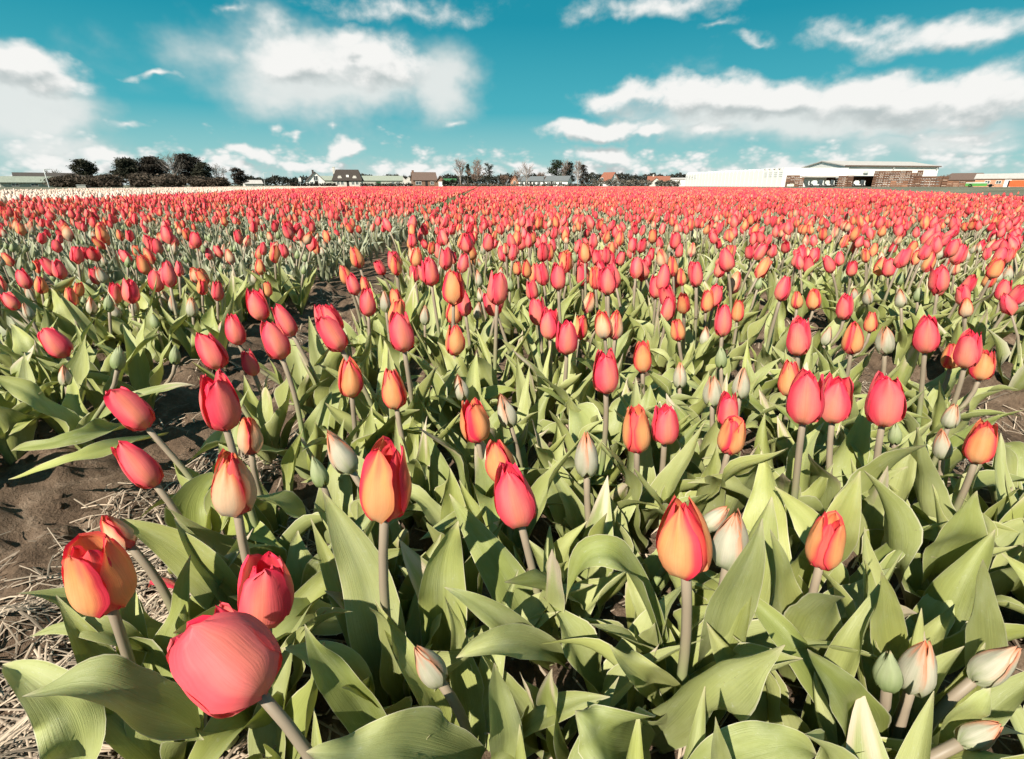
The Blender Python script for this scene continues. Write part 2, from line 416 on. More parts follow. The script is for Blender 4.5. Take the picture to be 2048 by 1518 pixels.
STEM_LOW, STEM_TOP = (.20, .28, .085), (.27, .215, .155)
def stem_acc(base, top, axis, r0=.0042, r1=.0036, sides=8, n=9):
    base, top, axis = Vector(base), Vector(top), Vector(axis).normalized()
    L = (top - base).length
    p1 = base + Vector((0, 0, 1)) * L * .42; p2 = top - axis * L * .36
    pts, rad, col = [], [], []
    for i in range(n):
        t = i / (n - 1); s = 1 - t
        pts.append(base * s ** 3 + p1 * 3 * s * s * t + p2 * 3 * s * t * t + top * t ** 3)
        rad.append(r0 + (r1 - r0) * t); k = sstep(.25, .8, t)
        col.append(np.array(STEM_LOW) * (1 - k) + np.array(STEM_TOP) * k)
    pts.append(pts[-1] + axis * .002); rad.append(r1 * .4); col.append(col[-1])
    a = Acc(); a.tube(pts, rad, sides, col); return a

LEAF_A, LEAF_B, LEAF_EDGE = (.165, .205, .036), (.375, .385, .118), (.60, .55, .42)
def leaf_grid(pts, wid, nrm, nu, nv, fold, wave, rng, tipdry=0.0):
    """a blade along a polyline: pts (nv+1 points), wid half widths, nrm the upper side's direction at each point"""
    P = np.array([tuple(p) for p in pts]); T = np.gradient(P, axis=0); T /= np.linalg.norm(T, axis=1, keepdims=True)
    Nn = np.array([tuple(x) for x in nrm]); Nn = Nn - T * np.sum(Nn * T, 1, keepdims=True); Nn /= np.linalg.norm(Nn, axis=1, keepdims=True)
    B = np.cross(T, Nn)
    us = np.linspace(-1, 1, nu + 1)
    if nu >= 8: us = np.sign(us) * np.where(np.abs(us) > .99, 1.0, np.minimum(.955, np.abs(us) * 1.0 / (1 - 2 / nu) * .955))
    u, v = np.meshgrid(us, np.linspace(0, 1, nv + 1))
    W = np.array(wid)[:, None]
    ph1, ph2, fr1, fr2 = rng.uniform(0, 6.3), rng.uniform(0, 6.3), rng.uniform(5, 11), rng.uniform(5, 11)
    fo = fold * (1.0 + 1.2 * (1 - v) ** 3)
    lat = u * W * np.cos(np.clip(fo, 0, 1.35) * np.abs(u) * .9)
    wv = np.where(u < 0, np.sin(fr1 * v + ph1), np.sin(fr2 * v + ph2)) + .35 * np.where(u < 0, np.sin(2.3 * fr1 * v + ph2), np.sin(2.1 * fr2 * v + ph1))
    up = W * np.sin(np.clip(fo, 0, 1.35)) * np.abs(u) ** 1.5 * .95 + wave * W * np.abs(u) ** 2.2 * wv * sstep(.12, .45, v)
    up -= W * .05 * np.exp(-(u / .10) ** 2)
    up = up + wave * W * .16 * np.sin(31 * v + ph1 * 2 + 2.0 * u) * np.abs(u) ** 1.5 * np.sin(7 * v + ph2) * sstep(.2, .5, v)
    up = up + np.max(W) * (.22 * np.sin(fr1 * .62 * v + ph2) + .10 * np.sin(fr2 * 1.4 * v + ph1)) * sstep(.15, .6, v)
    lat = lat + np.max(W) * .16 * np.sin(fr2 * .5 * v + ph1) * sstep(.2, .7, v)
    X = P[:, None, :] + B[:, None, :] * lat[..., None] + Nn[:, None, :] * up[..., None]
    e = np.abs(u); k = rng.uniform(0, 1)
    c = lerp(LEAF_A, LEAF_B, np.clip(.10 + .65 * k + .35 * v - .2 * (1 - e) , 0, 1))
    c = lerp(c, (.345, .365, .185), rng.uniform(0, .50))
    c = lerp(c, (.30, .36, .14), .6 * (1 - sstep(0, .22, v)))
    c = lerp(c, LEAF_EDGE, sstep(.955, 1.0, e) * .8)
    c = lerp(c, (.50, .40, .31), sstep(.93, 1.0, v) * .6)
    if tipdry: c = lerp(c, (.56, .45, .34), tipdry * sstep(.70, .92, v + .10 * np.sin(5 * u)))
    a = Acc(); a.add(X.reshape(-1, 3), grid_faces(nu, nv), c.reshape(-1, 3), np.stack([(u + 1) / 2, v], -1).reshape(-1, 2)); return a
def leaf_width(v, W, peak=.42):
    v = np.asarray(v); t = np.clip((v - peak) / (1 - peak), 0, 1)
    a = np.where(v < peak, .46 + .54 * np.sin(np.pi / 2 * np.clip(v / peak, 0, 1)), 1 - t ** 1.55)
    return W * np.clip(a, .015, 1)
def leaf_variant(L, W, a0, a1, fold, wave, twist, rng, nu=8, nv=20, tipdry=0.0):
    """blade rising from the origin, leaning to +X; a0, a1: lean from upright at base and tip"""
    n = nv + 1; v = np.linspace(0, 1, n)
    ang = a0 + (a1 - a0) * v ** 1.7; side = twist * .25 * v ** 2
    ds = L / nv; p = Vector((.006, 0, -.012)); pts, nr = [], []
    for i in range(n):
        d = Vector((math.sin(ang[i]), math.sin(side[i]) * .6, math.cos(ang[i]))).normalized()
        pts.append(p.copy()); p = p + d * ds
        nn = Vector((-math.cos(ang[i]), 0, math.sin(ang[i])))
        nr.append(Matrix.Rotation(twist * v[i] ** 1.3, 3, d) @ nn)
    return leaf_grid(pts, leaf_width(v, W, rng.uniform(.30, .44)), nr, nu, nv, fold, wave, rng, tipdry)
LEAVES, LEAVES_MID, LEAVES_LOW = [], [], []
for i in range(36):
    q = RNG
    spec = (q.uniform(.145, .230), q.uniform(.0135, .030), R(q.uniform(4, 26)), R(q.uniform(18, 75) if i % 5 else q.uniform(90, 135)), q.uniform(.25, .95), q.uniform(.20, .75), q.uniform(-1.2, 1.2))
    dry = .9 if i % 9 == 4 else 0.0
    sd = int(q.integers(1e6))
    LEAVES.append(leaf_variant(*spec, np.random.default_rng(sd), 10, 20, dry).mesh('leaf', M_LEAF))
    LEAVES_MID.append(leaf_variant(*spec, np.random.default_rng(sd), 4, 8, dry))
    LEAVES_LOW.append(leaf_variant(*spec, np.random.default_rng(sd), 2, 5, dry))

# ------------------------------------------------------------------ setting: ground, soil, verge, road
BED0, PITCHX, PATHHALF = -0.55, 1.52, 0.15              # centre of the bare strip beside the camera, spacing of the strips
def path_dist(x):
    k = (x - BED0) / PITCHX; return abs(k - round(k)) * PITCHX
def soil_z(x, y):
    d = path_dist(x)
    t = min(1, max(0, (d - .10) / .12)); base = -.03 + .035 * t * t * (3 - 2 * t)
    p = Vector((x * 9, y * 9, 0.3))
    return base + .026 * mnoise.fractal(p, .7, 2.0, 4) + .034 * max(0, mnoise.noise(Vector((x * 26, y * 26, 2)))) ** 1.2 + .016 * abs(mnoise.noise(Vector((x * 55, y * 55, 4))))
M_SOIL, n_, b_, o_ = new_mat('soil')
co = n_.node('ShaderNodeTexCoord')
f1 = n_.noise(co.outputs['Object'], 14.0, 10.0, .65); f2 = n_.noise(co.outputs['Object'], 160.0, 6.0, .7)
c_ = n_.ramp(n_.m('ADD', n_.m('MULTIPLY', f1, .7), n_.m('MULTIPLY', f2, .3)), [(.32, (.045, .029, .019)), (.52, (.155, .106, .072)), (.72, (.32, .240, .175))])
n_.put(b_.inputs['Base Color'], c_); b_.inputs['Roughness'].default_value = .95; b_.inputs['Specular IOR Level'].default_value = .15
bm_ = n_.node('ShaderNodeBump'); bm_.inputs['Strength'].default_value = .9; bm_.inputs['Distance'].default_value = .008; n_.put(bm_.inputs['Height'], f2); n_.put(b_.inputs['Normal'], bm_.outputs[0])
M_VERGE = plain('verge', (.155, .150, .105), .95, .45, .25, .1, 0.0, 0.0, (1, .5, 1))
M_ROAD = plain('road', (.20, .195, .18), .9, .2, .6, .2)

a = Acc(); a.add([(-1500, -60, -.07), (1500, -60, -.07), (1500, 2500, -.07), (-1500, 2500, -.07)], [(0, 1, 2, 3)])
tag(link('ground', a.mesh('ground', M_VERGE)), kind='structure')
a = Acc(); a.add([(-30, -3, -.066), (24, -3, -.064), (24, 84, -.064), (-30, 84, -.064)], [(0, 1, 2, 3)])
tag(link('field_soil', a.mesh('field_soil', M_SOIL)), kind='structure')
def soil_grid(name, x0, x1, y0, y1, st):
    xs = np.arange(x0, x1 + st / 2, st); ys = np.arange(y0, y1 + st / 2, st)
    v = [(x, y, soil_z(x, y)) for y in ys for x in xs]
    a = Acc(); a.add(v, grid_faces(len(xs) - 1, len(ys) - 1)); return tag(link(name, a.mesh(name, M_SOIL)), kind='structure')
soil_grid('bed_soil', -1.3, 1.7, -.15, 2.4, .0115)
a = Acc(); a.add([(-400, 118, -.05), (400, 100, -.05), (400, 106, -.05), (-400, 124, -.05)], [(0, 1, 2, 3)])
tag(link('road', a.mesh('road', M_ROAD)), kind='structure')

# ------------------------------------------------------------------ tulips: one thing each
TOTAL = []
SEEN = []                                              # flowers that stand clear in view: px, py, radius, depth
LEAF_LINE = []
for me in LEAVES:
    co = np.empty(len(me.vertices) * 3); me.vertices.foreach_get('co', co); co = co.reshape(21, -1, 3)
    LEAF_LINE.append([Vector(co[j, i]) for j in (5, 7, 9, 11, 13, 15, 17, 19, 20) for i in (0, 3, 5, 7, 10)])
def covers(root, i, M):
    b = Vector(root.location)
    for p in LEAF_LINE[i]:
        a = project(M @ p + b)
        if a[2] < .05: return True
        for (x, y, r, z) in SEEN:
            if a[2] < z and (a[0] - x) ** 2 + (a[1] - y) ** 2 < r * r: return True
    return False
def put_leaves(root, n, rng, smin=.8, smax=1.15, hi=True, off=None):
    a0 = rng.uniform(0, 6.28)
    for k in range(n):
        for tries in range(9):
            i = int(rng.integers(len(LEAVES))); s = rng.uniform(smin, smax) * (1.0 - .04 * tries)
            M = leaf_place(a0, k, rng, s)
            if not covers(root, i, M): break
        else: continue
        link('leaf', LEAVES[i], root, M)
def leaf_place(a0, k, rng, s):
    return Matrix.Rotation(a0 + k * 2.4 + rng.uniform(-.5, .5), 4, 'Z') @ Matrix.Rotation(rng.uniform(-.12, .12), 4, 'X') @ Matrix.Diagonal((s, s * rng.uniform(.9, 1.3), s, 1))
def axis_matrix(origin, axis, spin, S):
    q = Vector((0, 0, 1)).rotation_difference(Vector(axis).normalized())
    return Matrix.Translation(origin) @ q.to_matrix().to_4x4() @ Matrix.Rotation(spin, 4, 'Z') @ Matrix.Diagonal((S, S, S, 1))
def face_spin(origin, axis, rot0):
    q = Vector((0, 0, 1)).rotation_difference(Vector(axis).normalized())
    v = q.inverted() @ (CAM - Vector(origin))
    return math.atan2(v.y, v.x) - rot0
def build_tulip(base, top, axis, S, typ, var, spin, label, group, nleaf, rng, petals=True, fat=1.0):
    root = empty('tulip', base); tag(root, label, 'tulip', group)
    b = Vector(base)
    k = S / .07
    link('stem', stem_acc((0, 0, -.02), Vector(top) - b, axis, .0044 * fat, .0036 * fat).mesh('stem', M_STEM), root)
    M = axis_matrix(Vector(top) - b, axis, spin, S)
    if petals:
        for me in PETALS[typ][var]: link('petal', me, root, M)
    else:
        link('flower_head', HEADS[typ][var % len(HEADS[typ])], root, M)
    put_leaves(root, nleaf, rng)
    TOTAL.append(root)
    return root
SIZE = {'R': .073, 'O': .072, 'P': .068, 'B': .058, 'G': .048}
PLACED = []                                            # base positions of the tulips placed one by one
def vert_tilt(px, py):
    """tilt in the picture of an upright line through this pixel"""
    nx, ny = CX, CY + F / math.tan(PITCH)
    return math.atan2(px - nx, ny - py)
def solve_flower(px, py, hpx, tilt, typ):
    t = R(tilt) - vert_tilt(px, py)
    axis = (Vector((0, 0, 1)) * math.cos(t) + RIGHT * math.sin(t)).normalized()
    S = SIZE[typ]
    zc = .6
    def plen(zc, S):
        c = at_depth(px, py, zc); a = project(c - axis * S / 2); b = project(c + axis * S / 2)
        return math.hypot(a[0] - b[0], a[1] - b[1])
    for _ in range(25): zc *= (plen(zc, S) / hpx) ** .8
    c = at_depth(px, py, zc)
    lo, hi = (.165, .315) if typ in 'ROP' else (.13, .27)
    if c.z < lo or c.z > hi:
        c = at_height(px, py, min(hi, max(lo, c.z))); z = project(c)[2]
        S *= hpx / plen(z, S)
    return c, axis, S * (.84 if typ in 'ROP' else .92)
# x, y, length and tilt in the photograph, kind of flower, variant, leaves, label
HAND = [
 (455,1318,235,-56,'R',SP_BIG,3,'largest coral pink tulip, leaning over at the front beside the straw path'),
 (200,1152,165,-20,'O',SP_OPEN,3,'buff orange tulip with a notched red rim over the straw path'),
 (532,1182,145,-4,'R',6,3,'red tulip standing directly behind the largest coral pink one'),
 (236,1066,98,-45,'P',1,3,'half closed orange tulip bud peeping out behind the buff orange tulip'),
 (467,970,142,-9,'P',2,3,'pale grey striped tulip with red petal edges beside the path'),
 (278,930,132,-42,'R',1,3,'red tulip lying low across the dark soil path'),
 (262,818,122,-44,'R',2,3,'red tulip leaning over the path beside broad flat leaves'),
 (438,806,136,-16,'R',3,3,'tall coral red tulip with one large smooth front petal beside the path'),
 (424,702,94,-26,'R',4,3,'red tulip at the path edge just above the smooth coral one'),
 (470,660,74,-16,'R',5,2,'small red tulip on the path side behind two leaning ones'),
 (112,686,86,-42,'R',6,3,'lone red tulip leaning out of the neighbouring leafy bed'),
 (550,680,98,-22,'R',7,2,'long narrow red tulip in the cluster at the path edge'),
 (515,610,78,-20,'R',0,2,'topmost red tulip of the leaning cluster by the path'),
 (570,642,82,-30,'R',1,2,'red tulip bent outwards in the leaning cluster by the path'),
 (664,668,94,-32,'R',2,2,'red tulip with a sharp drooping lower petal behind the path cluster'),
 (500,727,62,-22,'R',3,2,'low red tulip half hidden under the leaning path cluster'),
 (500,872,86,-6,'P',0,2,'pale orange tulip tucked behind the smooth coral tulip'),
 (773,966,172,2,'O',SP_TULIP,4,'tall upright orange tulip with parted petals standing in front of a broad leaf'),
 (1028,992,142,-12,'R',5,3,'bright red tulip with one petal folded forward in the middle of the bed'),
 (1000,922,98,-10,'O',4,2,'orange tinged tulip directly behind the bright folded red one'),
 (857,1330,98,-30,'B',1,3,'small white bud with red opening tip low among the front leaves'),
 (1368,1075,172,-1,'O',0,4,'upright orange tulip with a red edged front petal beside a white bud'),
 (1461,1080,122,9,'B',2,3,'tall pale bud with orange tip leaning against the upright orange tulip'),
 (1652,1084,124,15,'O',6,4,'plump orange tulip with pink rim above broad pale leaves'),
 (1432,1036,72,48,'B',0,2,'white bud lying sideways behind the tall pale bud'),
 (1776,1340,80,8,'G',0,3,'closed green bud in shade beside a grey bud'),
 (1836,1335,112,20,'B',3,3,'grey bud with red tip standing next to the closed green bud'),
 (1990,1328,128,58,'B',1,3,'white and orange bud tipped over at the edge of the bed'),
 (1960,1468,104,76,'B',0,2,'pale bud lying flat on the lowest leaves'),
 (1273,860,106,0,'O',3,3,'orange tulip paired with a pinker red tulip on its shaded side'),
 (1330,850,88,3,'R',6,2,'narrow pink red tulip touching the orange one beside it'),
 (1464,872,84,14,'O',SP_OPEN,3,'orange tulip with one petal spread out like a wing'),
 (1455,820,78,4,'R',8,2,'red tulip rising behind the spread petal of an orange one'),
 (1612,796,124,8,'R',7,3,'large red tulip at the front of a tight cluster of three'),
 (1670,800,108,8,'R',0,2,'narrow red tulip half covered by the large one of its cluster'),
 (1580,757,84,4,'O',5,2,'yellow orange tulip at the back of a tight cluster of three'),
 (1772,802,120,10,'R',4,3,'single tall red tulip standing apart near the second soil path'),
 (1936,700,88,12,'R',8,3,'red tulip in the middle of a trio over the second path'),
 (1966,730,74,16,'O',1,2,'orange tulip at the outer side of a trio over the second path'),
 (1903,712,60,8,'O',2,2,'small orange tulip at the inner side of a trio over the second path'),
 (1962,886,100,18,'O',3,3,'round orange tulip with red stripe beside the second path'),
 (1210,745,100,-2,'R',3,3,'upright smooth red tulip with orange centre in the middle of the bed'),
 (1285,714,74,0,'O',6,2,'small dark orange tulip next to the smooth upright red one'),
 (948,842,102,-10,'O',1,3,'cream and orange tulip beside a slim white bud'),
 (1012,823,76,-16,'B',2,2,'slim white bud with orange edge beside the cream tulip'),
 (787,778,96,-9,'O',5,3,'orange tulip with a red left edge, one of two side by side'),
 (700,756,92,-6,'O',0,3,'red shouldered buff tulip, the partner nearer the path of two'),
 (802,664,96,-10,'R',7,3,'tall red tulip with a flared lower edge behind the orange pair'),
 (910,680,72,0,'O',4,2,'dark red tulip with brown orange front below two others in line'),
 (908,622,62,2,'O',2,2,'orange tulip in the middle of a line of three one above another'),
 (995,577,78,2,'R',4,3,'large deep pink tulip standing above its neighbours in mid bed'),
 (1099,648,72,-2,'R',0,2,'narrow coral tulip leaning against a slightly nearer one'),
 (1133,676,78,0,'R',6,2,'coral tulip with fluted petals nearer than its narrow neighbour'),
 (1207,650,66,-6,'P',3,2,'pale striped tulip, one of a split looking pair'),
 (1231,652,66,4,'P',1,2,'white based tulip, the other of a split looking pair'),
 (1178,606,52,18,'P',0,2,'small white and red tulip tilted on its stem in mid bed'),
 (735,605,66,-4,'R',5,2,'single pink tulip standing between path and mid bed'),
 (1446,642,74,4,'R',1,2,'pink red tulip in front of a group of four in mid bed'),
 (1476,622,52,6,'O',3,2,'orange red tulip beside the pink one of a group of four'),
 (1414,602,54,6,'O',6,2,'orange tulip at the back of a group of four'),
 (1432,592,54,16,'R',2,2,'leaning red tulip at the back of a group of four'),
 (1598,674,88,4,'R',8,3,'pointed red tulip standing alone by the second path'),
 (1706,677,74,8,'O',0,2,'wide orange tulip with red rim over the second path'),
 (1742,644,50,8,'O',5,2,'round orange tulip behind the wide orange one'),
 (1690,614,60,6,'R',3,2,'coral tulip above the wide orange one over the path'),
 (1628,598,50,4,'O',1,2,'orange tulip, the taller of a small pair near the second path'),
 (1594,600,42,2,'O',2,2,'orange tulip, the shorter of a small pair near the second path'),
 (1853,670,86,6,'R',5,3,'red tulip with dark side petal on the far side of the second path'),
 (1355,660,52,-6,'O',4,2,'small dark orange tulip low among mid bed leaves'),
 (1877,572,50,6,'R',1,2,'lone red tulip over the leaves of the farther bed'),
 (2007,580,52,16,'R',7,2,'wide red tulip leaning at the far edge of the next bed'),
 (1778,535,44,6,'R',6,2,'small coral tulip on a tall stem over the farther bed'),
 (1173,912,94,0,'B',3,3,'upright white bud with a red tip in the middle of the front rows'),
 (680,906,104,-32,'B',2,3,'slanting pale bud with orange slit beside the upright orange tulip'),
 (637,945,68,-20,'G',1,2,'small closed green bud below the slanting pale bud'),
 (1425,782,68,2,'B',0,2,'pale bud, the shorter of two standing behind the winged orange tulip'),
 (1483,767,70,8,'B',1,2,'pale bud with orange tip, the taller of two behind the winged tulip'),
 (1360,752,56,2,'B',3,2,'grey bud standing between the pair and the winged tulip'),
 (922,776,58,-12,'B',2,2,'pale bud beneath the dark red and brown tulip'),
 (1770,680,62,2,'B',0,2,'slim white bud under the round orange tulip'),
 (1654,672,44,16,'B',1,2,'short white bud tilted beside the pointed red tulip'),
 (1790,868,46,4,'G',0,2,'green bud at the foot of the single tall red tulip'),
 (1885,890,62,4,'B',3,2,'pale bud beside the round striped orange tulip'),
 (1903,832,56,18,'B',0,2,'pale bud tilted over the second path under the trio'),
 (1442,716,48,0,'G',1,2,'small green white bud behind the pink tulip group'),
 (850,630,44,0,'B',1,2,'white bud beside the line of three tulips'),
 (20,602,56,-48,'R',0,2,'red tulip lying over at the outer edge of the neighbouring bed'),
 (82,570,42,-8,'O',2,2,'orange tulip upright over the leaves of the neighbouring bed'),
 (183,612,40,-8,'B',2,2,'first of four slim buds in line in the neighbouring bed'),
 (268,612,40,-6,'B',1,2,'second of four slim buds in line in the neighbouring bed'),
 (345,610,38,-6,'B',3,2,'third of four slim buds in line in the neighbouring bed'),
 (384,614,44,-6,'B',0,2,'last of four slim buds in line, nearest the soil path'),
 (236,716,52,2,'G',0,2,'fat green bud wrapped in leaves of the neighbouring bed'),
 (350,710,42,0,'G',1,2,'short green bud at the path side of the neighbouring bed'),
 (405,574,38,0,'O',1,2,'small orange tulip pair member over the neighbouring bed'),
 (130,752,46,-10,'B',2,2,'pale bud low beside the lone leaning red tulip'),
 (860,545,64,-8,'R',6,2,'pink tulip in the dense crowd leaning towards the path'),
 (905,570,62,-2,'O',5,2,'coral orange tulip under the crowd beside the deep pink one'),
 (1116,553,64,-2,'R',3,2,'pink tulip beside a pair in the middle of the crowd'),
 (1190,556,54,-4,'O',6,2,'coral tulip, inner one of a pair in the crowd'),
 (1216,562,66,0,'R',7,2,'pink tulip, outer one of a pair in the crowd'),
 (1312,574,54,2,'R',2,2,'slim pink tulip standing free between two crowds'),
 (1070,548,48,0,'O',0,2,'pale footed tulip next to the pink one in the crowd'),
]
HAND_ROOTS = []
for h_ in HAND:
    c, axis, S = solve_flower(*h_[:5]); SEEN.append((h_[0], h_[1], h_[2] * .46, project(c)[2]))
for (px, py, hpx, tilt, typ, var, nl, label) in HAND:
    q = np.random.default_rng(int(px * 7 + py))
    c, axis, S = solve_flower(px, py, hpx, tilt, typ)
    if var == SP_BIG and typ == 'R': axis = (axis + Vector((FWD.x, FWD.y, 0)) * .22).normalized()
    top = c - axis * S * .5
    hz = Vector((axis.x, axis.y, 0))
    base = Vector((top.x, top.y, 0)) - hz * (top.z * .55) + Vector((q.uniform(-.012, .012), q.uniform(-.012, .012), 0))
    d = path_dist(base.x)
    if d < .17:                                         # rooted in the bed, leaning out over the path
        k = round((base.x - BED0) / PITCHX) * PITCHX + BED0
        base.x = k + math.copysign(.17, base.x - k)
    base.z = 0.0
    petvar = var if var < len(PETALS[typ]) else 0
    root = build_tulip(base, top, axis, S, typ, petvar, face_spin(top, axis, ROT0[typ, petvar]) + (q.normal(0, .25) if typ == 'R' or q.uniform() < .4 else math.pi / 3 + q.normal(0, .2)) * (0 if var == SP_BIG and typ == 'R' else 1), label, 'tulips flowering in the near rows', nl + 1, q)
    HAND_ROOTS.append(root); PLACED.append((base.x, base.y))

# large leaves of the front rows, traced through points (px, py, height) base, middle, tip; half width; which way the upper side looks
FRONT_LEAVES = [
 ((455,1500,.03),(270,1405,.13),(40,1396,.15),.030,(-.1,-.2,1),.30,.12),
 ((330,1330,.04),(200,1262,.11),(62,1272,.10),.013,(-.1,-.3,1),.30,.15),
 ((560,1260,.02),(400,1135,.12),(236,1045,.17),.022,(-.3,-.5,.8),.45,.06),
 ((800,1440,.00),(735,1190,.13),(650,985,.225),.034,(.15,-.9,.35),.40,.08),
 ((880,1380,.00),(890,1180,.12),(915,1040,.19),.030,(.1,-.95,.3),.30,.15),
 ((830,1440,.01),(790,1310,.10),(746,1214,.17),.020,(-.4,-.8,.4),.55,.10),
 ((1100,1330,.03),(1010,1250,.13),(886,1180,.17),.018,(-.1,-.6,.8),.55,.20),
 ((1130,1330,.05),(1030,1280,.13),(912,1312,.13),.020,(0,-.5,.85),.55,.12),
 ((800,1540,.00),(700,1390,.12),(614,1246,.20),.020,(.2,-.7,.6),.30,.10),
 ((960,1530,.05),(800,1500,.13),(622,1496,.15),.030,(0,-.4,.9),.30,.30),
 ((1000,1560,.04),(1010,1450,.12),(992,1328,.19),.018,(.1,-.8,.5),.50,.20),
 ((1160,1560,.02),(1110,1430,.10),(1100,1345,.16),.017,(-.5,-.6,.4),.80,.35),
 ((1400,1380,.00),(1450,1240,.12),(1520,1035,.22),.030,(-.1,-.95,.3),.35,.06),
 ((1600,1340,.01),(1570,1220,.12),(1535,1060,.21),.024,(.1,-.95,.3),.35,.10),
 ((1330,1330,.04),(1230,1120,.19),(1128,1215,.13),.020,(-.2,-.3,1),.50,.15),
 ((1300,1490,.02),(1400,1400,.12),(1560,1282,.19),.033,(0,-.75,.6),.25,.30),
 ((1360,1420,.02),(1290,1350,.10),(1222,1284,.15),.022,(-.2,-.6,.7),.60,.30),
 ((1790,1420,.01),(1780,1270,.12),(1772,1142,.20),.024,(-.1,-.9,.4),.40,.10),
 ((1950,1420,.00),(1965,1260,.12),(1978,1122,.20),.022,(-.3,-.85,.35),.40,.08),
 ((1780,1560,.01),(1690,1420,.12),(1618,1290,.19),.025,(.1,-.8,.55),.40,.12),
 ((1830,1530,.04),(1900,1440,.12),(1976,1376,.16),.020,(-.2,-.6,.7),.45,.12),
 ((1480,1600,.08),(1450,1530,.13),(1426,1436,.19),.014,(-.3,-.8,.4),.70,.08),
 ((1380,1560,.09),(1520,1500,.14),(1650,1520,.13),.022,(0,-.4,.9),.30,.20),
 ((330,870,.03),(180,905,.09),(20,956,.05),.018,(.1,-.4,1),.25,.10),
 ((300,850,.03),(170,870,.09),(30,905,.07),.020,(.1,-.4,1),.35,.25),
 ((180,860,.03),(280,790,.09),(390,772,.09),.017,(0,-.5,.9),.35,.08),
 ((1560,1220,.01),(1640,1090,.13),(1732,948,.22),.026,(-.2,-.9,.35),.35,.10),
 ((1850,1180,.01),(1900,1080,.12),(1960,980,.19),.026,(-.3,-.8,.4),.35,.10),
 ((1300,1500,.05),(1220,1480,.12),(1150,1440,.14),.034,(0,-.6,.8),.15,.45),
 ((170,1540,.03),(120,1420,.10),(18,1330,.11),.028,(.2,-.3,.95),.35,.25),
 ((720,1420,.01),(690,1330,.10),(560,1300,.13),.024,(0,-.6,.8),.40,.25),
]
for (p0, p1, p2, W, nv_, fold, wave) in FRONT_LEAVES:
    q = np.random.default_rng(int(p0[0] + p2[1]))
    A, B_, C_ = at_height(*p0), at_height(*p1), at_height(*p2)
    ctrl = B_ * 2 - (A + C_) * .5
    nv = 24; v = np.linspace(0, 1, nv + 1)
    pts = [A * (1 - t) ** 2 + ctrl * 2 * t * (1 - t) + C_ * t * t for t in v]
    root = min(HAND_ROOTS, key=lambda r: (Vector(r.location) - Vector((A.x, A.y, 0))).length)
    off = Vector(root.location)
    acc = leaf_grid([p - off for p in pts], leaf_width(v, W * (.74 if p0[1] > 1300 else .95), q.uniform(.36, .46)), [Vector(nv_)] * (nv + 1), 12, nv, fold, wave * 1.9 + .14, q, .8 if W == .017 else 0.0)
    link('leaf', acc.mesh('leaf', M_LEAF), root)

# plants that carry no open flower fill the near rows
def ok_spot(x, y, r):
    return all((x - a) ** 2 + (y - b) ** 2 > r * r for a, b in PLACED)
q = np.random.default_rng(5)
FILL = []
for iy in range(0, 25):
    for ix in range(-25, 22):
        x = ix * .070 + q.uniform(-.026, .026) + .1; y = .06 + iy * .070 + q.uniform(-.028, .028)
        if path_dist(x) < (.26 if x < -.2 else .21) or (x < .0 and y < .24): continue
        s = project((x, y, .10))
        if not (-260 < s[0] < 2300 and 380 < s[1] < 1900) or s[2] < .12: continue
        if y > (.95 if x > BED0 else 1.2): continue
        if not ok_spot(x, y, .044): continue
        FILL.append((x, y)); PLACED.append((x, y))
for (x, y) in FILL:
    root = empty('tulip_plant', (x, y, 0))
    lab = 'leafy flowerless tulip plant in the bed across the soil path' if x < BED0 else 'leafy flowerless tulip plant in the foremost row of the bed' if y < .36 else 'leafy flowerless tulip plant beyond the second soil path' if x > BED0 + PITCHX else 'leafy flowerless tulip plant between the near flowering tulips'
    tag(root, lab, 'tulip plant', lab.replace('plant', 'plants', 1))
    put_leaves(root, int(q.integers(4, 6)), q, .66, 1.02)

# ------------------------------------------------------------------ scattered tulips of all beds: the nearest as things, the rest as one mass
def in_poly(x, y, poly):
    c = False; j = len(poly) - 1
    for i in range(len(poly)):
        xi, yi = poly[i]; xj, yj = poly[j]
        if (yi > y) != (yj > y) and x < (xj - xi) * (y - yi) / (yj - yi) + xi: c = not c
        j = i
    return c
RED_FIELD = [(-5.6, -1), (-6.4, 6.5), (-11.6, 33), (-18.6, 76), (22, 76), (22.5, 52), (20, 27), (10.4, 9.4), (6, 3), (4, -1)]
PALE_FIELD = [(-6.0, 3), (-6.6, 6.5), (-12.0, 33), (-19, 76), (-25, 76), (-24.5, 46), (-20.5, 30), (-16.5, 15.5), (-11, 8)]
MID_FAR = 8.5
cand = []
q = np.random.default_rng(77)
sp = .102
for iy in range(int(.3 / sp), int(MID_FAR / sp) + 1):
    for ix in range(-int(11 / sp), int(13 / sp)):
        x = (ix + q.uniform(-.42, .42)) * sp; y = (iy + q.uniform(-.42, .42)) * sp
        if path_dist(x) < (.165 if y < 1.25 else .150 if abs(x - BED0) < .3 and y < 4 else .115) + q.uniform(-.02, .03): continue
        if not in_poly(x, y, RED_FIELD): continue
        s = project((x, y, .2))
        if not (-220 < s[0] < 2270): continue
        left = x < BED0
        if y < (.98 if not left else 1.22): continue
        if y < 2.2 and not ok_spot(x, y, .050): continue
        if left and y < 5 and q.uniform() < .10: continue
        typ = q.choice(['R', 'O', 'P', 'B', 'G'], p=[.48, .24, .06, .14, .08] if not left else [.20, .16, .06, .30, .28] if y < 1.7 else [.28, .15, .05, .23, .29] if y < 4.5 else [.42, .20, .04, .18, .16])
        cand.append((x, y, typ))
cand.sort(key=lambda c: math.hypot(c[0] * .8, c[1]))
N_ONE = 205
vis = [c for c in cand if -30 < project((c[0], c[1], .22))[0] < 2080]
chosen = set(id(c) for c in vis[:N_ONE])
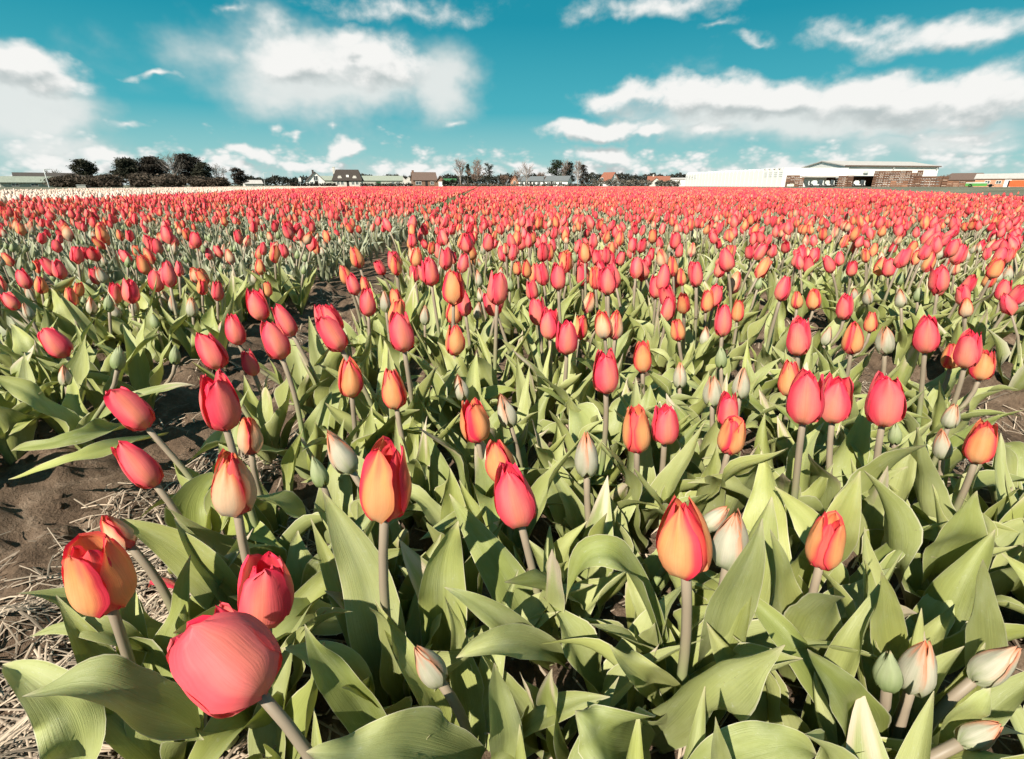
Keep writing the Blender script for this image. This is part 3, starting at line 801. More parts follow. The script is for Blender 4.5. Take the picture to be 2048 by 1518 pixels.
GROUPS = {'R': 'red tulip crowded behind the front rows', 'O': 'orange and red tulip crowded behind the front rows', 'P': 'pale striped tulip crowded behind the front rows',
          'B': 'whitish budding tulip crowded behind the front rows', 'G': 'green budding tulip crowded behind the front rows'}
def tulip_height(typ, q, y=0.0):
    h = q.normal(.190, .026)
    if typ in 'BG': h -= .05
    return min(.26, max(.10, h))
def where(x): return ' across the soil path' if x < BED0 else ' beyond the second path' if x > BED0 + PITCHX else ' in the central bed'
rest = []
for c in cand:
    if id(c) not in chosen: rest.append(c); continue
    x, y, typ = c
    S = SIZE[typ] * q.uniform(.66, .98); h = tulip_height(typ, q, y) - (.03 if x < BED0 and y < 2 else 0)
    edge = 1 - min(1, max(0, (path_dist(x) - .16) / .18)); k = round((x - BED0) / PITCHX) * PITCHX + BED0
    ax = Vector((q.normal(-.06, .17) - math.copysign(edge * .28, x - k), q.normal(-.03, .14), 1)).normalized()
    top = Vector((x, y, h)) + Vector((ax.x, ax.y, 0)) * .10
    build_tulip((x, y, 0), top, ax, S, typ, int(q.integers(NVAR[typ])), q.uniform(0, 6.28), GROUPS[typ] + where(x), GROUPS[typ].replace('tulip', 'tulips', 1) + where(x), 4 if y < 2 else 3, q, petals=(y < 1.15))

def tulip_lod(typ, q, low, grey=0.0):
    a = Acc()
    h = tulip_height(typ, q); ax = Vector((q.normal(-.04, .20), q.normal(-.02, .16), 1)).normalized()
    top = Vector((ax.x * .1, ax.y * .1, h))
    s = stem_acc((0, 0, -.02), top, ax, .0042, .0036, 3 if low else 4, 3 if low else 5); s.mi = [1] * len(s.mi); a.add_acc(s)
    v = int(q.integers(NVAR[typ])); S_ = SIZE[typ] * q.uniform(.64, .98)
    a.add_acc((HEADS_LOW if low else HEADS_MID)[typ][v], axis_matrix(top, ax, q.uniform(0, 6.28), S_))
    a0 = q.uniform(0, 6.28); LV = LEAVES_LOW if low else LEAVES_MID
    for k in range(3 if low else 4):
        L = LV[int(q.integers(len(LV)))]; L.mi = [2] * len(L.mi)
        sc_ = q.uniform(.75, 1.05)
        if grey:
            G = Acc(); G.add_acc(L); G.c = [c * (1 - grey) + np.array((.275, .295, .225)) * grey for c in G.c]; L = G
        a.add_acc(L, Matrix.Rotation(a0 + 2.3 * k + q.uniform(-.4, .4), 4, 'Z') @ Matrix.Diagonal((sc_, sc_, sc_, 1)))
    return a
FORMS, FORMS_LOW, FORMS_GREY, FORMS_GREYLOW, PROTO_IDX = [], [], [], [], {}
for typ, cnt in (('R', 14), ('O', 9), ('P', 4), ('B', 5), ('G', 3)):
    PROTO_IDX[typ] = []
    for i in range(cnt):
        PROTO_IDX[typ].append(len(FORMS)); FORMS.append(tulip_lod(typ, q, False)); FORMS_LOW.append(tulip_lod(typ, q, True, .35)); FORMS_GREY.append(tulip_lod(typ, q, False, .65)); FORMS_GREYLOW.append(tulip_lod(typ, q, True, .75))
NFORM = len(FORMS)

def scatter(name, pts, idx, rot, scl, coll, label, cat=None):
    """one object of kind stuff: forms of a collection set on points"""
    me = bpy.data.meshes.new(name); me.from_pydata([tuple(p) for p in pts], [], [])
    at = me.attributes.new('form', 'INT', 'POINT'); at.data.foreach_set('value', np.array(idx, dtype=np.int32))
    at = me.attributes.new('turn', 'FLOAT_VECTOR', 'POINT'); at.data.foreach_set('vector', np.array(rot, dtype=np.float32).ravel())
    at = me.attributes.new('size', 'FLOAT', 'POINT'); at.data.foreach_set('value', np.array(scl, dtype=np.float32))
    o = link(name, me); tag(o, label, cat, None, 'stuff')
    t = bpy.data.node_groups.new(name, 'GeometryNodeTree')
    t.interface.new_socket('Geometry', in_out='INPUT', socket_type='NodeSocketGeometry'); t.interface.new_socket('Geometry', in_out='OUTPUT', socket_type='NodeSocketGeometry')
    gi, go = t.nodes.new('NodeGroupInput'), t.nodes.new('NodeGroupOutput')
    ci = t.nodes.new('GeometryNodeCollectionInfo'); ci.inputs['Collection'].default_value = coll; ci.inputs['Separate Children'].default_value = True; ci.inputs['Reset Children'].default_value = True
    ip = t.nodes.new('GeometryNodeInstanceOnPoints'); ip.inputs['Pick Instance'].default_value = True
    def na(nm, ty):
        x = t.nodes.new('GeometryNodeInputNamedAttribute'); x.data_type = ty; x.inputs['Name'].default_value = nm; return x.outputs['Attribute']
    t.links.new(gi.outputs[0], ip.inputs['Points']); t.links.new(ci.outputs[0], ip.inputs['Instance'])
    t.links.new(na('form', 'INT'), ip.inputs['Instance Index'])
    er = t.nodes.new('FunctionNodeEulerToRotation'); t.links.new(na('turn', 'FLOAT_VECTOR'), er.inputs[0]); t.links.new(er.outputs[0], ip.inputs['Rotation'])
    t.links.new(na('size', 'FLOAT'), ip.inputs['Scale']); t.links.new(ip.outputs[0], go.inputs[0])
    md = o.modifiers.new('scatter', 'NODES'); md.node_group = t
    return o
def joined(name, forms, items, mats, label):
    """many small plants set out as one mesh of kind stuff: items are (form index, 4x4 matrix)"""
    F_ = []
    for f in forms:
        v = np.concatenate(f.v); k = np.array([len(p) for p in f.f]); F_.append((v, np.concatenate(f.c), np.concatenate(f.uv), np.array([i for p in f.f for i in p]), k, np.array(f.mi)))
    vs, cs, us, li, ks, ms = [], [], [], [], [], []; n = 0
    for fi, M in items:
        v, c, uv, l, k, m = F_[fi]
        vs.append(v @ M[:3, :3].T + M[:3, 3]); cs.append(c * M[3, 0]); us.append(uv + M[3, 1]); li.append(l + n); ks.append(k); ms.append(m); n += len(v)
    vs, cs, us, li, ks, ms = (np.concatenate(x) for x in (vs, cs, us, li, ks, ms))
    me = bpy.data.meshes.new(name); me.vertices.add(len(vs)); me.vertices.foreach_set('co', vs.astype(np.float32).ravel())
    me.loops.add(len(li)); me.loops.foreach_set('vertex_index', li.astype(np.int32))
    me.polygons.add(len(ks)); st = np.concatenate([[0], np.cumsum(ks)[:-1]]); me.polygons.foreach_set('loop_start', st.astype(np.int32))
    me.polygons.foreach_set('material_index', ms.astype(np.int32)); me.polygons.foreach_set('use_smooth', np.ones(len(ks), dtype=bool))
    for m in mats: me.materials.append(m)
    ca = me.color_attributes.new('Col', 'FLOAT_COLOR', 'POINT'); ca.data.foreach_set('color', np.hstack([np.clip(cs, 0, 1), np.ones((len(cs), 1))]).astype(np.float32).ravel())
    ul = me.uv_layers.new(name='UVMap'); ul.data.foreach_set('uv', us[li].astype(np.float32).ravel())
    me.update(calc_edges=True); me.validate()
    return tag(link(name, me), label, None, None, 'stuff')
items = []
for (x, y, typ) in rest:
    M = np.array(Matrix.Translation((x, y, 0)) @ Euler((q.normal(0, .05), q.normal(0, .05), q.uniform(0, 6.28))).to_matrix().to_4x4() @ Matrix.Scale(q.uniform(.88, 1.12), 4))
    M[3, 0] = q.uniform(.88, 1.12); M[3, 1] = q.uniform(0, 9)
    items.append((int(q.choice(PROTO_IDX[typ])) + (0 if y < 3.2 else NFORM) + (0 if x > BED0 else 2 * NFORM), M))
joined('tulip_rows', FORMS + FORMS_LOW + FORMS_GREY + FORMS_GREYLOW, items, [M_PETAL, M_STEM, M_LEAF], 'dense rows of red and orange tulips stretching away behind the near ones')

# far beds: squares of bed with simple tulips on them
def far_flower(a, x, y, h, S, col1, col2, ax, q):
    z = np.array([0, .16, .45, .8, 1.0]); r = np.array([.12, .30, .35, .24, .06]) * S
    th = np.arange(6) * math.pi / 3 + q.uniform(0, 1); k = q.uniform(.2, 1, 6)
    v, c = [], []
    for i in range(5):
        for j in range(6):
            v.append((x + ax[0] * S * z[i] + r[i] * math.cos(th[j]), y + ax[1] * S * z[i] + r[i] * math.sin(th[j]), h + S * z[i]))
            t = k[j] * (1 - abs(z[i] - .3)); c.append(np.array(col1) * (1 - t) + np.array(col2) * t)
    f = [(i * 6 + j, i * 6 + (j + 1) % 6, i * 6 + 6 + (j + 1) % 6, i * 6 + 6 + j) for i in range(4) for j in range(6)]
    a.add(v, f, np.array(c), None, 0)
def patch(q, pal, big=1.0):
    a = Acc(); s = .125
    for iy in range(12):
        for ix in range(11):
            x = (ix - 5 + q.uniform(-.4, .4)) * .112; y = (iy - 5.5 + q.uniform(-.4, .4)) * s
            h = min(.27, max(.15, q.normal(.215, .022))); ax = (q.normal(-.05, .15), q.normal(0, .12))
            c1, c2 = pal[int(q.integers(len(pal)))]
            S_ = q.uniform(.048, .072) * big
            far_flower(a, x, y, h - .04, S_, c1, c2, ax, q)
            for k in range(3):
                t = q.uniform(0, 6.28); L = q.uniform(.13, .20); o = q.uniform(.01, .07); wd = .02
                b = np.array([x + q.normal(0, .02), y + q.normal(0, .02), 0.0]); tip = b + np.array([math.cos(t) * o, math.sin(t) * o, L]); sd = np.array([-math.sin(t), math.cos(t), 0]) * wd
                m1 = b * .5 + tip * .5 + np.array([0, 0, .01])
                col = lerp((.17, .20, .075), (.25, .265, .17), q.uniform(0, 1))
                a.add([b - sd * .5, b + sd * .5, m1 + sd, m1 - sd, tip], [(0, 1, 2, 3), (3, 2, 4)], col, None, 1)
    return a
PAL_RED = [(RED, CORAL), (RED, CORAL), (CORAL, BUFF), (CORAL, ORANGE), (RED, ORANGE), (RED, CORAL), ((.76, .10, .06), BUFF)]
PAL_PALE = [((.80, .60, .47), (.82, .68, .56)), ((.82, .68, .58), (.84, .74, .66)), ((.80, .56, .46), (.82, .68, .58))]
red_c = bpy.data.collections.new('red_bed_forms'); pale_c = bpy.data.collections.new('pale_bed_forms')
for i in range(6): red_c.objects.link(bpy.data.objects.new('bed_%02d' % i, patch(q, PAL_RED).mesh('bed_form', [M_PETAL, M_LEAF])))
for i in range(3): pale_c.objects.link(bpy.data.objects.new('pale_%02d' % i, patch(q, PAL_PALE, 1.35).mesh('bed_form', [M_PETAL, M_LEAF])))
def far_beds(name, poly, y0, coll, nform, label):
    P_, I_, RT, SC = [], [], [], []
    for k in range(-22, 22):
        xc = BED0 + (k + .5) * PITCHX
        y = y0
        while y < 78:
            if in_poly(xc, y, poly):
                P_.append((xc + q.normal(0, .02), y, q.uniform(-.012, .012))); I_.append(int(q.integers(nform))); RT.append((0, 0, math.pi * int(q.integers(2)))); SC.append(q.uniform(.97, 1.06))
            y += 1.5
    scatter(name, P_, I_, RT, SC, coll, label)
far_beds('tulip_field', RED_FIELD, MID_FAR + .75, red_c, 6, 'distant red tulip beds merging into one red sheet')
far_beds('pale_tulip_field', PALE_FIELD, 3.5, pale_c, 3, 'strip of cream pink tulips beyond the red beds')

# ------------------------------------------------------------------ straw and clods on the bare paths, one fallen petal
q = np.random.default_rng(3)
a = Acc()
def straw_piece(x, y, L, wd, al):
    dx, dy = math.cos(al) * L / 2, math.sin(al) * L / 2; sx, sy = -math.sin(al) * wd, math.cos(al) * wd
    z0 = soil_z(x - dx, y - dy) + q.uniform(.001, .010); z1 = soil_z(x + dx, y + dy) + q.uniform(.001, .010); zm = max((z0 + z1) / 2, soil_z(x, y) + .002) + q.uniform(0, .004)
    col = np.array((.43, .34, .255)) * q.uniform(.30, 1.25)
    P = []
    for (px_, py_, pz) in ((x - dx, y - dy, z0), (x, y, zm), (x + dx, y + dy, z1)):
        P += [(px_ - sx, py_ - sy, pz), (px_, py_, pz + wd * .8), (px_ + sx, py_ + sy, pz)]
    a.add(P, [(0, 1, 4, 3), (1, 2, 5, 4), (3, 4, 7, 6), (4, 5, 8, 7)], col, np.tile([[0.1, .2]], (9, 1)))
for i in range(9000):
    k = q.choice([-1, 0, 1], p=[.05, .55, .40]); xc = BED0 + k * PITCHX
    y = q.uniform(-.1, 2.4) if q.uniform() < .6 else q.uniform(-.1, .9)
    x = xc + q.normal(.02, .115)
    if k == 0 and y < .75 and q.uniform() < .45: x = xc + q.normal(.10, .07)
    cl_ = mnoise.noise(Vector((x * 7, y * 5, 1.7))) + .35 * mnoise.noise(Vector((x * 22, y * 22, 9)))
    if cl_ < (-.30 if y < .50 and x > xc - .06 else -.02 if y < .5 else .12): continue
    straw_piece(x, y, q.uniform(.008, .055) * (1 + .6 * (q.uniform() < .15)), q.uniform(.0004, .0013), q.normal(.5, .8) + 2.0 * cl_)
for i in range(2600): straw_piece(BED0 + q.normal(.16, .11), q.uniform(.12, .55), q.uniform(.008, .060), q.uniform(.0004, .0014), q.normal(.5, .8))
for i in range(1500): straw_piece(q.uniform(-.35, .9), q.uniform(0, 1.1), q.uniform(.02, .08), q.uniform(.0007, .0015), q.uniform(0, 3.14))
tag(link('straw', a.mesh('straw', M_STRAW)), 'loose dry straw scattered over the bare soil paths', None, None, 'stuff')
a = Acc()
for i in range(320):
    k = q.choice([0, 1], p=[.65, .35]); x = BED0 + k * PITCHX + q.normal(0, .12); y = q.uniform(0, 1.9); s = abs(q.normal(0, .0035)) + .0015
    th = np.arange(5) * 1.2566 + q.uniform(0, 1); z = soil_z(x, y)
    v = [(x + s * math.cos(t) * q.uniform(.7, 1.3), y + s * math.sin(t) * q.uniform(.7, 1.3), z - .002) for t in th] + [(x + .6 * s * math.cos(t + .5), y + .6 * s * math.sin(t + .5), z + s * q.uniform(.5, 1.1)) for t in th]
    a.add(v, [(j, (j + 1) % 5, 5 + (j + 1) % 5, 5 + j) for j in range(5)] + [(5, 6, 7, 8, 9)], None, None, 0, True)
tag(link('soil_clods', a.mesh('soil_clods', M_SOIL)), 'small crumbly clods of brown earth on the paths', None, None, 'stuff')
pm = PETALS['R'][0][0]
fp = at_height(300, 1188, .0)
o = link('fallen_petal', pm, None, Matrix.Translation((fp.x, fp.y, soil_z(fp.x, fp.y) + .006)) @ Euler((R(84), 0, R(70))).to_matrix().to_4x4() @ Matrix.Diagonal((.05, .05, .05, 1)))
tag(o, 'bright red petal fallen on the straw of the path', 'petal')

# ------------------------------------------------------------------ background: houses, barns, trees
HZ = CY - F * math.tan(PITCH)                            # picture row of the horizon
def bgp(px, zc, z=0.0):
    p = at_depth(px, HZ, zc); return Vector((p.x, p.y, z))
def up_m(ypx, zc):
    """height above the ground of something seen at row ypx, zc metres deep"""
    return (HZ - ypx) * zc * math.cos(PITCH) / F + CAMH
GZ = -.07
W_WHITE = plain('white_render', (.74, .72, .69), .8, .06, .6)
W_CREAM = plain('grey_render', (.52, .49, .44), .85, .12, .8)
W_BRICK = plain('brown_brick', (.20, .115, .08), .9, .3, 2.5)
W_ORANGE = plain('orange_brick', (.46, .235, .15), .9, .18, 2.0)
W_GREYBOARD = plain('grey_board', (.36, .36, .31), .85, .15, 1.0, stretch=(6, 6, .3))
R_THATCH = plain('thatch', (.060, .050, .044), 1.0, .4, 3.0, .05, stretch=(4, 4, .6))
R_DARK = plain('dark_tiles', (.075, .062, .055), .9, .3, 4.0, stretch=(1, 1, 6))
R_BROWN = plain('brown_tiles', (.135, .090, .072), .9, .3, 4.0, stretch=(1, 1, 6))
R_RED = plain('red_tiles', (.25, .095, .060), .9, .25, 3.0, stretch=(1, 1, 6))
R_SLATE = plain('slate', (.14, .15, .155), .75, .2, 3.0)
R_SHED = plain('shed_roof', (.27, .29, .235), .8, .15, .8, stretch=(5, 1, 1))
R_PALE = plain('pale_sheet', (.47, .43, .40), .7, .1, .6, stretch=(4, 1, 1))
R_GREEN = plain('green_roof', (.05, .16, .06), .8, .2, 1.0)
T_GLASS = plain('window_glass', (.05, .06, .065), .12, .3, 1.5, .6)
T_FRAME = plain('window_frame', (.66, .64, .60), .6, .1, 2.0)
T_DARK = plain('dark_opening', (.02, .018, .017), .9, .3, 2.0)
T_DOORG = plain('green_door', (.025, .09, .035), .6, .2, 2.0)
T_CRATE, n_, b_, o_ = new_mat('crate_wood')
at_ = n_.node('ShaderNodeAttribute', attribute_name='Col'); n_.put(b_.inputs['Base Color'], at_.outputs['Color']); b_.inputs['Roughness'].default_value = .9
T_STEEL = plain('galvanised_steel', (.52, .53, .52), .5, .15, 2.0, .5)
T_RUBBER = plain('rubber', (.03, .03, .03), .8, .2, 2.0)
T_GREENP = plain('green_paint', (.07, .25, .05), .45, .12, 1.0, .4)
T_ORANGEP = plain('orange_paint', (.55, .10, .025), .5, .15, 1.0, .4)

def faces_part(name, parent, mat, polys, thick=None):
    """polys: list of vertex lists, each its own flat face"""
    a = Acc()
    for p in polys: a.add(p, [tuple(range(len(p)))], None, None, 0, False)
    return link(name, a.mesh(name, mat), parent)
def boxes_part(name, parent, mat, boxes):
    a = Acc()
    for lo, hi in boxes: a.box(lo, hi)
    return link(name, a.mesh(name, mat), parent)
def slab(a, p0, p1, p2, p3, t):
    """a four cornered sheet of thickness t, top side given"""
    P = [Vector(p) for p in (p0, p1, p2, p3)]; nn = (P[1] - P[0]).cross(P[3] - P[0]).normalized()
    Q = [p - nn * t for p in P]
    a.add([tuple(p) for p in P + Q], [(0, 1, 2, 3), (7, 6, 5, 4), (0, 4, 5, 1), (1, 5, 6, 2), (2, 6, 7, 3), (3, 7, 4, 0)], None, None, 0, False)
def house(name, label, cat, px, zc, w, d, hw, hr, ridge, wall, roof, yaw=0.0, windows=(), doors=(), chimneys=(), hip=0.0, over=.35, group=None, side_windows=()):
    p = bgp(px, zc, GZ)
    root = empty(name, p, -math.atan2(p.x, p.y) + R(yaw)); tag(root, label, cat, group)
    x0, x1 = -w / 2, w / 2
    a = Acc()
    if ridge == 'x':
        f = [[(x0, 0, 0), (x1, 0, 0), (x1, 0, hw), (x0, 0, hw)], [(x1, d, 0), (x0, d, 0), (x0, d, hw), (x1, d, hw)]]
        for x in (x0, x1):
            s = [(x, 0, 0), (x, d, 0), (x, d, hw), (x, d / 2, hr - hip * .6), (x, 0, hw)]
            f.append(s if x > 0 else s[::-1])
    else:
        f = [[(x0, 0, 0), (x1, 0, 0), (x1, 0, hw), (0, 0, hr), (x0, 0, hw)], [(x1, d, 0), (x0, d, 0), (x0, d, hw), (0, d, hr), (x1, d, hw)],
             [(x1, 0, 0), (x1, d, 0), (x1, d, hw), (x1, 0, hw)], [(x0, d, 0), (x0, 0, 0), (x0, 0, hw), (x0, d, hw)]]
    faces_part('wall', root, wall, f)
    a = Acc(); t = .22; o = over; zo = o * (hr - hw) / (d / 2 if ridge == 'x' else w / 2)
    if ridge == 'x':
        h2 = hip
        slab(a, (x0 - o, -o, hw - zo + t), (x1 + o, -o, hw - zo + t), (x1 + o - h2, d / 2, hr + t), (x0 - o + h2, d / 2, hr + t), t)
        slab(a, (x1 + o, d + o, hw - zo + t), (x0 - o, d + o, hw - zo + t), (x0 - o + h2, d / 2, hr + t), (x1 + o - h2, d / 2, hr + t), t)
        if h2:
            for s in (1, -1):
                x = x1 + o if s > 0 else x0 - o
                tri = [(x, -o, hw - zo + t), (x, d + o, hw - zo + t), (x - s * h2, d / 2, hr + t)]
                a.add(tri if s > 0 else tri[::-1], [(0, 1, 2)], None, None, 0, False)
    else:
        slab(a, (x1 + o, -o, hw - zo + t), (x1 + o, d + o, hw - zo + t), (0, d + o, hr + t), (0, -o, hr + t), t)
        slab(a, (x0 - o, d + o, hw - zo + t), (x0 - o, -o, hw - zo + t), (0, -o, hr + t), (0, d + o, hr + t), t)
    rf = link('roof', a.mesh('roof', roof), root)
    for (cx, cy, ct, cw) in chimneys: boxes_part('chimney', rf, wall if wall is not W_WHITE else R_DARK, [((cx - cw, cy - cw, hw), (cx + cw, cy + cw, ct)), ((cx - cw * 1.2, cy - cw * 1.2, ct), (cx + cw * 1.2, cy + cw * 1.2, ct + .15))])
    for (wx, wz, ww, wh) in windows:
        o_ = boxes_part('window', root, T_FRAME, [((wx - ww / 2, -.10, wz - .1), (wx + ww / 2, .02, wz)), ((wx - ww / 2, -.10, wz + wh), (wx + ww / 2, .02, wz + wh + .1)), ((wx - ww / 2 - .1, -.10, wz - .1), (wx - ww / 2, .02, wz + wh + .1)), ((wx + ww / 2, -.10, wz - .1), (wx + ww / 2 + .1, .02, wz + wh + .1)), ((wx - .04, -.09, wz), (wx + .04, .02, wz + wh))])
        boxes_part('pane', o_, T_GLASS, [((wx - ww / 2, -.05, wz), (wx - .04, .03, wz + wh)), ((wx + .04, -.05, wz), (wx + ww / 2, .03, wz + wh))])
    for (dx, dw, dh, dm) in doors: boxes_part('door', root, dm, [((dx - dw / 2, -.07, 0), (dx + dw / 2, .03, dh))])
    return root, rf
def dormer(rf, x, y, z, w, h, mat=T_FRAME, depth=1.2):
    o = boxes_part('dormer', rf, mat, [((x - w / 2, y, z), (x + w / 2, y + depth, z + h))])

# houses in the middle distance
house('farmhouse', 'white gabled farmhouse with balcony window in its gable', 'house', 633, 200, 6.6, 9, 2.0, 5.3, 'y', W_WHITE, R_DARK, 4, [(0.0, 2.3, 1.5, 1.6), (-1.7, .6, 1.0, 1.1)], [(.1, 1.3, 2.0, T_DARK)], [(-.6, 2.5, 6.0, .35)])
r_, rf = house('thatched_house', 'thatched farmhouse with chimney and rounded dormers', 'house', 695, 196, 10.6, 8.5, 2.3, 6.0, 'x', W_CREAM, R_THATCH, -6, [(-3.4, .7, .9, 1.1), (-1.9, .7, .9, 1.1), (2.1, .7, .9, 1.1), (3.7, .7, .9, 1.1)], [(.2, .9, 2.0, T_DARK)], [(-5.0, 4.2, 7.0, .42)], 1.5, .5)
for x in (-2.7, 2.9):
    boxes_part('dormer', rf, W_CREAM, [((x - .75, .55, 2.75), (x + .75, 2.2, 3.55)), ((x - .5, .65, 3.55), (x + .5, 2.2, 3.9))])
boxes_part('skylight', rf, W_WHITE, [((-.25, 1.0, 3.2), (.75, 2.0, 4.2))])
house('long_shed', 'long low shed with grey green roof and green door', 'shed', 764, 212, 17.2, 9, 2.2, 4.0, 'x', W_GREYBOARD, R_SHED, -2, [(4.5, .4, 1.0, 1.5), (6.5, .4, 1.0, 1.5)], [(-1.4, 1.9, 1.8, T_DOORG)])
house('low_shed', 'low green roofed shed between the white gable and thatched house', 'shed', 657, 222, 5.8, 8, 2.4, 4.1, 'x', W_GREYBOARD, R_SHED, 0, [(0, .6, 1.0, .8)])
gh = house('greenhouse', 'pale ridge and furrow greenhouse behind the brick house', 'greenhouse', 806, 226, 2.6, 8, 2.6, 3.9, 'y', W_CREAM, R_PALE, 0, [(0, .4, .8, 1.2)], (), (), 0, .05)
house('greenhouse', 'narrow greenhouse bay touching the brick house gable', 'greenhouse', 818, 226, 2.8, 8, 2.6, 3.8, 'y', W_CREAM, R_PALE, 0, [(0, .4, .8, 1.2)], (), (), 0, .05)
house('brick_house', 'brown brick house with tiled roof and white framed windows', 'house', 851, 190, 8.8, 7.0, 2.2, 4.9, 'x', W_BRICK, R_BROWN, 9, [(-2.6, .7, 2.0, 1.0), (2.6, .8, 1.2, .8)], [(.4, .9, 1.9, T_DARK)], [(-4.0, 3.5, 5.6, .35)])
house('garage', 'small brick garage with white door beside the brick house', 'garage', 881, 188, 3.2, 6, 1.9, 3.6, 'y', W_BRICK, R_BROWN, 0, (), [(.1, 1.6, 1.7, W_WHITE)])
house('green_barn', 'low barn with green roof behind dark hedge', 'barn', 900, 230, 5.5, 8, 1.8, 3.1, 'x', W_GREYBOARD, R_GREEN, 0, [(0, .6, .8, .7)])
house('bungalow', 'white bungalow with slate roof beneath the birch', 'bungalow', 1061, 205, 10.0, 8, 2.0, 3.7, 'x', W_WHITE, R_SLATE, -3, [(-3.6, .6, 1.2, 1.1), (-1.6, .6, 1.4, 1.1), (1.4, .5, 1.0, 1.2), (3.4, .6, 1.2, 1.1)], [(.0, .9, 1.8, T_DARK)], [(-1.2, 3, 4.6, .3)])
house('bungalow', 'white bungalow with grey roof in front of the dark conifers', 'bungalow', 1112, 200, 9.4, 8.5, 2.0, 3.8, 'x', W_WHITE, R_SLATE, -14, [(-3.0, .5, 1.3, 1.1), (-.6, .6, 1.3, 1.0), (1.8, .6, 1.4, 1.0)], [(-1.8, .8, 1.8, T_DARK)])
house('red_roof_house', 'house with steep red roof and white gable beyond the round bushes', 'house', 1208, 230, 6.0, 7.0, 2.2, 5.8, 'x', W_WHITE, R_RED, -38, [(-1.4, 2.6, 1.4, 1.0)])
house('red_roof_house', 'wide low house with red roof and grey cross gable', 'house', 1316, 232, 9.6, 8, 2.0, 4.2, 'x', W_CREAM, R_RED, 0, [(2.4, .7, 1.4, 1.0)], (), [(-2.5, 4, 5.0, .3)])
house('cross_gable', 'grey gable wing in front of the low red roof', 'house wing', 1312, 222, 4.2, 4, 1.8, 3.6, 'y', W_CREAM, R_RED, 0, [(0, .8, 1.4, 1.0)])
house('cottage', 'pinkish cottage mostly hidden behind bare birches', 'cottage', 1029, 235, 3.6, 6, 2.4, 4.9, 'y', W_ORANGE, R_RED, 0, [(0, 1.0, 1.0, 1.2)])
house('white_shed', 'flat white shed between the clipped hedge and long white store', 'shed', 1356, 232, 8.2, 9, 2.9, 3.5, 'x', W_WHITE, R_PALE, 0, [(-2.0, 1.0, 1.0, .8)])
house('tunnel_greenhouse', 'small pale greenhouse among shrubs near the street lamp', 'greenhouse', 508, 190, 6.0, 6, .9, 2.1, 'x', W_CREAM, R_PALE, 8, [(0, .2, 1.0, .5)])
house('farm_shed', 'large dark roofed shed with pale lower roof at the field edge', 'shed', 118, 150, 18.0, 14, 1.4, 3.8, 'x', W_GREYBOARD, R_DARK, 4, [(-6, .4, 1.4, .7), (-3, .4, 1.4, .7)])
house('farm_shed', 'low pale roofed shed in front of the large dark one', 'shed', 60, 140, 12.0, 8, 1.1, 2.6, 'x', W_GREYBOARD, R_SHED, 4, [(-3, .3, 1.4, .5), (1, .3, 1.4, .5)])
house('farm_shed', 'low grey shed cut off by the picture edge', 'shed', 2, 146, 12.0, 8, 1.2, 2.5, 'x', W_CREAM, R_SHED, 2, [(2, .3, 1.4, .5)])
house('brown_barn', 'brown barn with broad hipped roof beyond the green trailer', 'barn', 1922, 190, 13.5, 12, 2.3, 4.6, 'x', W_BRICK, R_BROWN, -8, [(0, .8, 1.4, 1.0)], (), (), 2.5)
house('grey_barn', 'grey roofed barn with white gable behind the brown barn', 'barn', 1975, 215, 16.0, 12, 2.8, 4.8, 'x', W_WHITE, R_SLATE, -6, [(-4, 1.2, 1.4, 1.0)])
house('orange_barn', 'orange brick barn with grey roof and white door', 'barn', 2030, 140, 17.5, 10, 2.2, 3.4, 'x', W_ORANGE, R_PALE, 0, [(-6.0, .9, 1.0, .7), (-3.6, .9, 1.0, .7)], [(-1.7, 1.4, 1.9, W_WHITE)])

# white bulb store: saw-toothed side, front block and the tall hall behind
def prism(a, O, ux, uy, prof, ymax=None):
    """profile points (s, z) along ux swept along uy"""
    n = len(prof); v = [tuple(O + ux * s + Vector((0, 0, z))) for s, z in prof] + [tuple(O + ux * s + uy + Vector((0, 0, z))) for s, z in prof]
    a.add(v, [tuple(range(n))] + [tuple(range(2 * n - 1, n - 1, -1))] + [(i, i + n, (i + 1) % n + n, (i + 1) % n) for i in range(n)], None, None, 0, False)
A0, B0 = bgp(1562, 150, GZ), bgp(1369, 216, GZ)
root = empty('bulb_store', A0); tag(root, 'long white bulb store with saw-toothed side wall', 'warehouse')
U = (B0 - A0); LN = U.length; U.normalize(); V = Vector((-U.y, U.x, 0))
if V.dot(bgp(1562, 260) - A0) < 0: V = -V
NB = 26; bw = LN / NB
a = Acc(); prism(a, Vector((0, 0, 0)), U, V * 14, [(0, 0), (bw * .90, 0), (bw * .90, 4.60), (bw * .45, 5.30), (0, 4.60)])
bay = a.mesh('bay', W_WHITE)
for i in range(NB): link('bay', bay, root, Matrix.Translation(U * (bw * i)))
a = Acc()
prism(a, U * .1 + V * .35, U * (LN - .2), V * 13.5, [(0, 0), (1, 0), (1, 4.50), (0, 4.50)]); link('inner_wall', a.mesh('inner_wall', W_CREAM), root)
vm_ = Acc(); 
for r_ in range(3): prism(vm_, V * -.06 + U * .15 + Vector((0, 0, 2.9 + r_ * .55)), U * (bw * .62), V * .05, [(0, 0), (1, 0), (1, .14), (0, .14)])
vent = vm_.mesh('vent', T_STEEL)
for i in (0, 1, 2, 3, 22, 23, 24, 25): link('vent', vent, root, Matrix.Translation(U * (bw * i)))
C0 = bgp(1690, 151, GZ); Wd = C0 - A0; WL = Wd.length; Wd.normalize(); Vd = Vector((-Wd.y, Wd.x, 0))
